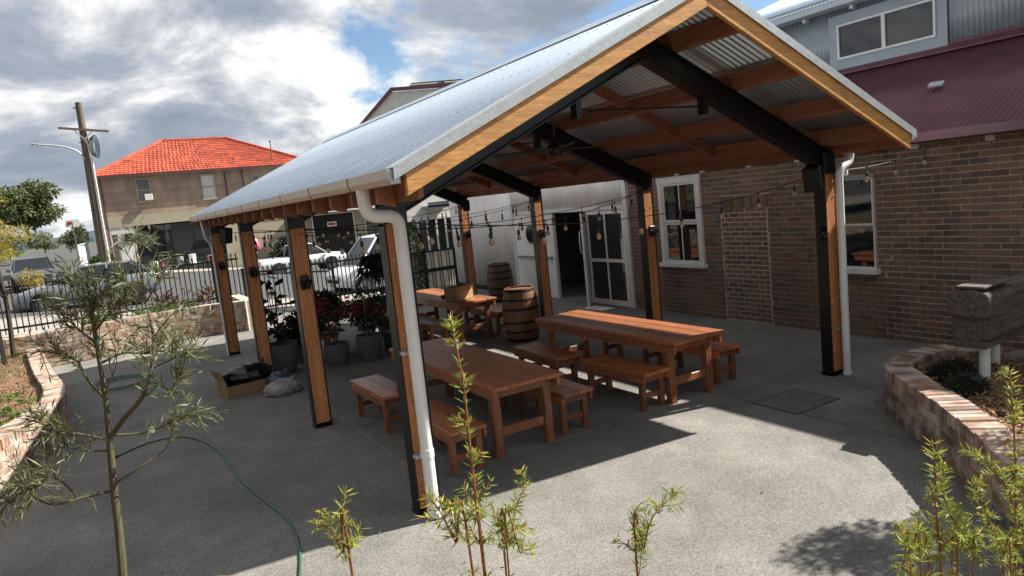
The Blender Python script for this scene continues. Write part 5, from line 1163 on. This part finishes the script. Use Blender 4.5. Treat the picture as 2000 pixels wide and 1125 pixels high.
# silver hatch just behind the fence, facing left
zc = float(streetz(-2.4))-.02
vehicle('silver_car', 'silver car parked behind the picket fence on the left', 'car', (-2.3, 23.8, zc+.02), R(178), 'car_silver',
        [(-2.2, .35, .92, .86), (-2.0, .25, 1.02, .95), (-1.2, .22, 1.0, 1), (.2, .22, .96, 1), (1.0, .22, .95, 1), (1.7, .22, .86, .97), (2.1, .26, .74, .88), (2.25, .3, .62, .75)],
        [(1.15, .93), (.25, 1.42), (-1.35, 1.42), (-2.0, 1.0)], (-1.35, 1.38), .88, .32, 1.45)
zg = float(streetz(-5))-.02
vehicle('grey_car', 'dark grey car seen nose-on with a yellow number plate at far left', 'car', (-4.7, 36.5, zg+.02), R(-84), 'car_grey',
        [(-2.2, .35, .98, .9), (-2.0, .25, 1.05, .97), (-1.2, .22, 1.0, 1), (.2, .22, .98, 1), (1.0, .22, .97, 1), (1.7, .22, .9, .97), (2.1, .26, .8, .9), (2.25, .3, .7, .8)],
        [(1.15, .95), (.35, 1.5), (-1.45, 1.5), (-2.1, 1.02)], (-1.35, 1.38), .9, .33, 1.5)

# ------------------------------------------------------------------ trees
def tree(name, loc, label, limbs, clumps, n, ln, wd, leafm, barkm, tr, cat='tree', group=None):
    """limbs: polylines (local) with radii; clumps: (centre, radii)"""
    o = empty(name, loc, 0, label, cat, group); m = MB()
    for pts, r0, r1 in limbs: q = catmull(pts, 5); m.tube(q, list(np.linspace(r0, r1, len(q))), 8)
    m.obj('trunk', barkm, o, smooth='auto'); P = []; C = []
    tot = sum(r[0]*r[1]*r[2] for c, r in clumps)**(1) 
    for c, r in clumps:
        k = max(20, int(n*(r[0]*r[1]*r[2])/tot)); q = blobpts(k, c, r); P.append(q); C.append(np.tile(c, (k, 1)))
    P = np.concatenate(P); C = np.concatenate(C); v, f = leaves(P, (P-C)*.8+rng.normal(size=P.shape)*np.mean([r[0] for c, r in clumps])*.6, ln, wd, .2, .35); npmesh('crown', v, f, leafm, o); return o
def far_tree(px, py_top, py_base, Y, wpx, label, leafm, n, squash=.75, trunk=True, ln=None, name='tree', nclump=16):
    t = atY(px, py_top, Y); b = atY(px, py_base, Y); H = t[2]-b[2]; Rr = wpx/2*np.linalg.norm(t-CAM)/FPX; cl = []; lm = []
    cz = H*(.66 if trunk else .5)
    for k in range(nclump):
        a = rng.uniform(0, 6.28); rr = Rr*rng.uniform(.2, .78); z = cz+H*(.36 if trunk else .42)*rng.uniform(-.9, .9)*(1-.35*(rr/Rr)); q = Rr*rng.uniform(.18, .34); c = np.array([rr*math.cos(a), rr*math.sin(a), z]); cl.append((c, (q, q, q*.62)))
        if k < 9: lm.append(([(0, 0, H*.25), (c[0]*.4, c[1]*.4, H*.25+(z-H*.25)*.55), tuple(c)], H*.016, H*.005))
    lm.append(([(0, 0, -.3), (H*.01, 0, H*.15), (0, 0, H*.32)], H*.03, H*.018)); return tree(name, (b[0], Y, b[2]), label, lm, cl, n, ln or Rr*.10, (ln or Rr*.10)*.45, leafm, 'bark_dark', 1)
far_tree(58, 358, 478, 95, 135, 'broad spreading eucalypt standing alone at the left beyond the road', 'leaf_euc', 9000, nclump=44)
far_tree(88, 450, 490, 92, 62, 'round yellow-green bush right of the spreading eucalypt', 'leaf_olive', 2500, 1, False, name='bush')
far_tree(138, 452, 488, 88, 52, 'olive green bush beside the side road', 'leaf_olive', 2500, 1, False, name='bush'); far_tree(168, 425, 485, 84, 62, 'dark green tree left of the utility pole', 'leaf_mid', 3200, 1, False); far_tree(215, 455, 500, 60, 40, 'green shrub behind the utility pole', 'leaf_mid', 1500, 1, False, name='bush'); far_tree(20, 452, 500, 105, 70, 'brown-green bush at the far left edge under the eucalypt', 'leaf_olive', 2000, 1, False, name='bush')
# yellow wattle at the left edge
cl = []; lm = [([(0, 0, -.1), (.05, 0, 1.0), (.02, 0, 2.2), (.1, 0, 3.3)], .05, .012)]
for k in range(15):
    z = rng.uniform(1.2, 2.75); a = rng.uniform(0, 6.28); r = rng.uniform(.15, .5); c = np.array([r*math.cos(a), r*math.sin(a), z]); cl.append((c, (.2, .2, .15))); lm.append(([(.03, 0, z-.35), tuple(c*np.array([.5, .5, 1])-np.array([0, 0, .12])), tuple(c)], .014, .004))
for x, z in ((.1, 3.35), (-.1, 3.1), (.2, 3.0)): cl.append((np.array([x, 0, z]), (.12, .1, .12)))
tree('wattle_tree', (-3.55, 10.8, .45), 'yellow feathery wattle at the left edge in front of the fence', lm, cl, 4200, .10, .016, 'leaf_yellow', 'bark_dark', 1)
o = empty('sign_board', (-3.62, 10.2, .46), R(20), 'dark board on a post at the far left edge beside the yellow tree', 'board'); m = MB(); m.box(-.16, .16, -.02, .02, 1.45, 2.2); m.obj('board', 'dark', o, bevel=.005); m = MB(); m.box(-.03, .03, .021, .08, 0, 2.1); m.obj('post', 'dark', o)

# ================================================================== FOREGROUND PLANTS
def sap_leaves(pts, n, spread, mb, ln=.05, wd=.0052):
    """side twigs along a branch, leaves set alternately along every twig"""
    pts = np.asarray(pts); T_ = unit(np.gradient(pts, axis=0)); P = []; D = []; per = 9
    for k in range(max(2, n//per)):
        i = int(rng.integers(0, len(pts))); d = unit(T_[i]*.7+rng.normal(size=3)*.55+np.array([0, 0, .35])); L_ = rng.uniform(.35, 1.15)*spread*2.1; b = d+rng.normal(size=3)*.25; tw_ = catmull([pts[i], pts[i]+d*L_*.5, pts[i]+(d*.5+b*.5)*L_+np.array([0, 0, .01])], 4)
        mb.tube(tw_, [.0016, .0015, .0014, .0013, .0012, .0011, .001, .0009, .0008], 4)
        for m_ in range(per):
            t = .15+.85*m_/(per-1); p = tw_[int(t*8)]; x = unit(np.cross(d, rng.normal(size=3))); P.append(p); D.append(d*rng.uniform(.6, 1.2)+x*rng.uniform(.4, 1.))
    return leaves(np.array(P), np.array(D), ln, wd, .15, .12)
sp = empty('sapling', tuple(atD(246, 1180, 2.35)*np.array([1, 1, 0])+np.array([0, 0, .40])), 0, 'thin young sapling with fine olive leaves in the left foreground', 'sapling'); base = np.array(sp.location)
def q(px, py, d=2.35): return atD(px, py, d)-base
main = catmull([(0, 0, -.1), q(252, 1400), q(240, 1120), q(222, 950), q(212, 830), q(205, 770), q(190, 680), q(178, 610), q(170, 555)], 8)
m = MB(); m.tube(main, list(np.linspace(.0175, .003, len(main))), 9); LV = []; tw = MB()
brs = [([(214, 855), (245, 815, 2.3), (275, 780, 2.25), (292, 740, 2.25), (300, 665, 2.3), (285, 590, 2.35), (268, 505, 2.4)], .009, 260, .045),
       ([(222, 958), (160, 972, 2.3), (100, 985, 2.2), (45, 960, 2.15), (20, 990, 2.1)], .006, 10, .03), ([(150, 970, 2.28), (110, 935, 2.2), (60, 950, 2.15)], .004, 330, .06), ([(120, 978, 2.2), (70, 945, 2.1), (15, 985, 2.1)], .003, 260, .05),
       ([(224, 945), (270, 915, 2.35), (320, 880, 2.4), (335, 850, 2.4)], .004, 8, .02), ([(216, 850), (280, 845, 2.4), (335, 825, 2.4), (385, 800, 2.45)], .005, 260, .045), 
       ([(214, 860), (170, 850, 2.3), (120, 842, 2.25), (75, 825, 2.2), (30, 815, 2.2)], .0045, 240, .045), ([(212, 880), (160, 880, 2.3), (125, 868, 2.3)], .004, 160, .05),
       ([(207, 780), (170, 740, 2.3), (150, 705, 2.3), (110, 690, 2.3), (60, 685, 2.3)], .005, 260, .05), ([(204, 770), (225, 720, 2.35), (228, 690, 2.35)], .003, 20, .03),
       ([(196, 710), (240, 690, 2.4), (290, 690, 2.4), (340, 680, 2.4)], .005, 420, .055), ([(188, 670), (150, 640, 2.3), (118, 610, 2.3)], .004, 240, .05), ([(184, 650), (215, 610, 2.35), (240, 585, 2.35)], .004, 240, .05),
       ([(176, 600), (150, 570, 2.3), (135, 555, 2.3)], .003, 200, .045), ([(174, 600), (200, 575, 2.35)], .003, 200, .04), ([(296, 720), (340, 700, 2.3), (370, 690, 2.3)], .003, 260, .05), ([(300, 660), (330, 620, 2.35), (360, 600, 2.35)], .003, 60, .03), ([(285, 590), (310, 550, 2.35), (325, 520, 2.4)], .003, 130, .04), ([(285, 590), (250, 555, 2.35), (235, 540, 2.35)], .003, 130, .035), ([(270, 510), (280, 480, 2.4), (262, 470, 2.4)], .002, 160, .035), ([(292, 740), (330, 760, 2.3), (345, 740, 2.3)], .003, 160, .045)]
for pts, r, n, s in brs:
    c = catmull([q(*p) for p in pts], 7); m.tube(c, list(np.linspace(r, r*.3, len(c))), 6)
    LV.append(sap_leaves(c[len(c)//3:], int(n*.62), s, m))
LV.append(sap_leaves(main[-20:], 260, .045, m))
m.obj('trunk', 'bark', sp, smooth='auto'); v, f = merge(LV); npmesh('foliage', v, f, 'leaf_olive', sp)
def juniper(name, stems, label, nl=.023, D=1.):
    """stems: polylines of (px,py,depth) with base radius; needles in whorls, short side shoots"""
    b0 = atD(*stems[0][0][0]); o = empty(name, (b0[0], b0[1], .42), 0, label, 'shrub', 'prickly needle-leaved shrubs in the foreground'); base = np.array(o.location); m = MB(); NV = []; TV = []
    for pts, r in stems:
        root = atD(*pts[0]); low = np.array([root[0]*.9+base[0]*.1, root[1]*.9+base[1]*.1, .40]); P = [low*.0+np.array([root[0], root[1], .38])] if len(pts) and pts[0][1] > 1115 else []
        c = catmull([p-base for p in P+[atD(*p) for p in pts]], 12); m.tube(c, list(np.linspace(r*.62, r*.25, len(c))), 7)
        vis = c[12:] if P else c; s = np.concatenate([[0], np.cumsum(np.linalg.norm(np.diff(vis, axis=0), axis=1))]); L_ = s[-1]
        def whorl(p, t, k, ln, tip=False):
            t = unit(t); a = rng.uniform(0, 6.28, k); x = unit(np.cross(t, rng.normal(size=3))); y = np.cross(t, x); d = x*np.cos(a)[:, None]+y*np.sin(a)[:, None]+t*rng.uniform(.35, .9, k)[:, None]
            return leaves(np.tile(p, (k, 1)), d, ln, ln*.12, .12)
        dd = .0
        while dd < L_:
            i = min(int(np.searchsorted(s, dd)), len(vis)-2); p = vis[i]; t = vis[i+1]-vis[i]; tipf = dd/L_
            (TV if tipf > .9 else NV).append(whorl(p, t, 5, nl))
            if rng.random() < .5:       # side shoot
                sl = rng.uniform(.015, .042)*(1.15-.5*tipf); dr = unit(unit(t)*.8+unit(rng.normal(size=3))*.9+np.array([0, 0, .25])); e = p+dr*sl; m.tube([p, (p+e)/2+rng.normal(size=3)*.002, e], [r*.26, r*.2, r*.12], 5)
                for z in np.linspace(.25, 1, 5): (TV if z > .8 and rng.random() < .55 else NV).append(whorl(p+(e-p)*z, dr, 4, nl*.85))
            dd += .0150
    m.obj('stem', 'stem_red', o, smooth='auto'); v, f = merge(NV); npmesh('needles', v, f, 'needle', o, kind='stuff'); v, f = merge(TV); npmesh('young_tips', v, f, 'needle_tip', o, kind='stuff')
d = 1.15
juniper('juniper_shrub', [([(948, 1130, d), (932, 1000, d), (918, 870, d), (905, 750, d), (882, 635, d)], .0055), ([(925, 1130, d*.97), (890, 1060, d*.95), (860, 1000, d*.95), (838, 970, d*.95)], .004), ([(990, 1130, d*1.05), (998, 1060, d*1.05), (1008, 990, d*1.08), (1030, 945, d*1.1)], .004), ([(995, 1130, d*1.02), (1018, 1080, d*1.03), (1042, 1072, d*1.03)], .003)], 'tall prickly shrub stem rising in the centre foreground before the downpipe')
juniper('juniper_shrub', [([(690, 1135, d), (670, 1080, d), (650, 1040, d), (622, 1012, d)], .0045)], 'short prickly shrub tip at the bottom left of the front left post')
juniper('juniper_shrub', [([(1246, 1135, d*1.05), (1258, 1070, d*1.05), (1275, 1010, d*1.05), (1318, 966, d*1.08)], .004)], 'single curved prickly sprig over the sunny paving')
juniper('juniper_shrub', [([(1838, 1135, 1.6), (1832, 1050, 1.6), (1828, 960, 1.6), (1822, 862, 1.6)], .006), ([(1870, 1135, 1.6), (1880, 1060, 1.62), (1850, 990, 1.62), (1835, 930, 1.62)], .004), ([(1800, 1135, 1.55), (1780, 1070, 1.55), (1755, 1035, 1.55)], .004), ([(1900, 1135, 1.6), (1905, 1080, 1.6), (1885, 1030, 1.6)], .003), ([(1815, 1135, 1.6), (1800, 1060, 1.6), (1790, 1000, 1.6)], .004), ([(1860, 1135, 1.65), (1868, 1040, 1.65), (1870, 985, 1.65)], .004), ([(1780, 1135, 1.5), (1765, 1100, 1.5)], .003)], 'dense prickly shrub in the lower right before the planter wall', .027)
juniper('juniper_shrub', [([(1985, 1135, 1.7), (1985, 1000, 1.7), (1982, 870, 1.72), (1972, 725, 1.75)], .007), ([(1985, 1010, 1.7), (1960, 940, 1.68), (1905, 885, 1.65)], .004), ([(1960, 1135, 1.65), (1950, 1070, 1.65), (1900, 940, 1.62)], .004), ([(2000, 1135, 1.7), (2010, 1000, 1.75), (2005, 920, 1.75)], .005), ([(1975, 1135, 1.6), (1960, 1080, 1.6), (1940, 1030, 1.6)], .004), ([(2020, 1135, 1.7), (2035, 1020, 1.75), (2030, 880, 1.78)], .005)], 'tall prickly shrub at the right edge beside the planter wall', .027)
# small tree beyond the right edge whose shade falls on the paving
cl = [(np.array([rng.normal()*.28, rng.normal()*.28, 2.35+rng.normal()*.22]), (.26, .26, .2)) for _ in range(9)]
tree('small_tree', (5.0, -3.2, .42), 'small leafy tree in the right planter just beyond the right edge', [([(0, 0, -.1), (.02, 0, 1.1), (0, 0, 2.2)], .03, .012)]+[([(0, 0, 1.6), tuple(c*np.array([.5, .5, .9])), tuple(c)], .012, .004) for c, r in cl[:6]], cl, 2600, .075, .03, 'leaf_mid', 'bark_dark', 1)
# the grounds beyond the left edge: tall trees that the windows mirror
for k, (x, y, h) in enumerate(((-9.5, -7.5, 6.5), (-10.5, -3.5, 7.5), (-9.8, .5, 6.8), (-10.4, 4.4, 7.6), (-9.6, 8.2, 6.4))):
    cl = [(np.array([rng.normal()*1.0, rng.normal()*1.1, h*rng.uniform(.22, .92)]), (1.25, 1.25, 1.0)) for _ in range(16)]
    tree('evergreen_tree', (x, y, .4), 'tall dense evergreen beyond the left edge, number %s from the lawn end' % ('fifth fourth third second first'.split()[k]), [([(0, 0, -.4), (.1, 0, h*.4), (0, 0, h*.85)], .16, .05)], cl, 2600, .38, .2, 'leaf_mid', 'bark_dark', 1, group='evergreens beyond the left edge')
# mound of mulch around the sapling
m = MB(); m.lathe([(0, .17), (.10, .16), (.22, .10), (.32, .02), (.36, -.05)], (0, 0, 0), 20); o = m.obj('mulch_mound', 'mulch', smooth=True); o.location = (-1.72, -1.06, .37); tag(o, 'low dark mulch mound at the bottom edge of the foreground bed', 'mulch mound')
o = empty('light_patch', (6.95, 6.62, .0), R(2), 'pale flat sheet standing in for a patch of light outside the glazed doors', 'light patch'); m = MB(); m.box(-.16, .16, -.30, .30, .002, .010); m.obj('patch_sheet', 'white_clad', o); m = MB(); m.box(-.18, .18, -.32, -.30, .002, .012); m.box(-.18, .18, .30, .32, .002, .012); m.obj('patch_edge', 'white_clad', o)  # patch of light on the paving, put in as a thin pale sheet

pl = np.concatenate([np.column_stack([rng.uniform(-2.4, 7, 70), rng.uniform(-2.2, 11.5, 70)]), np.column_stack([np.interp(rng.uniform(0, 1, 60), np.linspace(0, 1, len(pR)), pR[:, 0]), np.interp(rng.uniform(0, 1, 60), np.linspace(0, 1, len(pR)), pR[:, 1])])*0+np.array([[-5, 5]])])
pl = pl[:70]; i_ = rng.integers(20, len(pR)-20, 50); pl = np.concatenate([pl, pR[i_]-nR[i_]*rng.uniform(.02, .22, (50, 1))]); i_ = rng.integers(10, len(pL)-10, 50); pl = np.concatenate([pl, pL[i_]-nL[i_]*rng.uniform(.02, .3, (50, 1))])
P = np.column_stack([pl, np.full(len(pl), .006)]); d = rng.normal(size=(len(P), 3)); d[:, 2] = .12; v, f = leaves(P, d, .05, .014, .12); tag(npmesh('fallen_leaves', v, f, 'chip', kind='stuff'), 'small dry fallen leaves scattered on the paving', 'leaves')
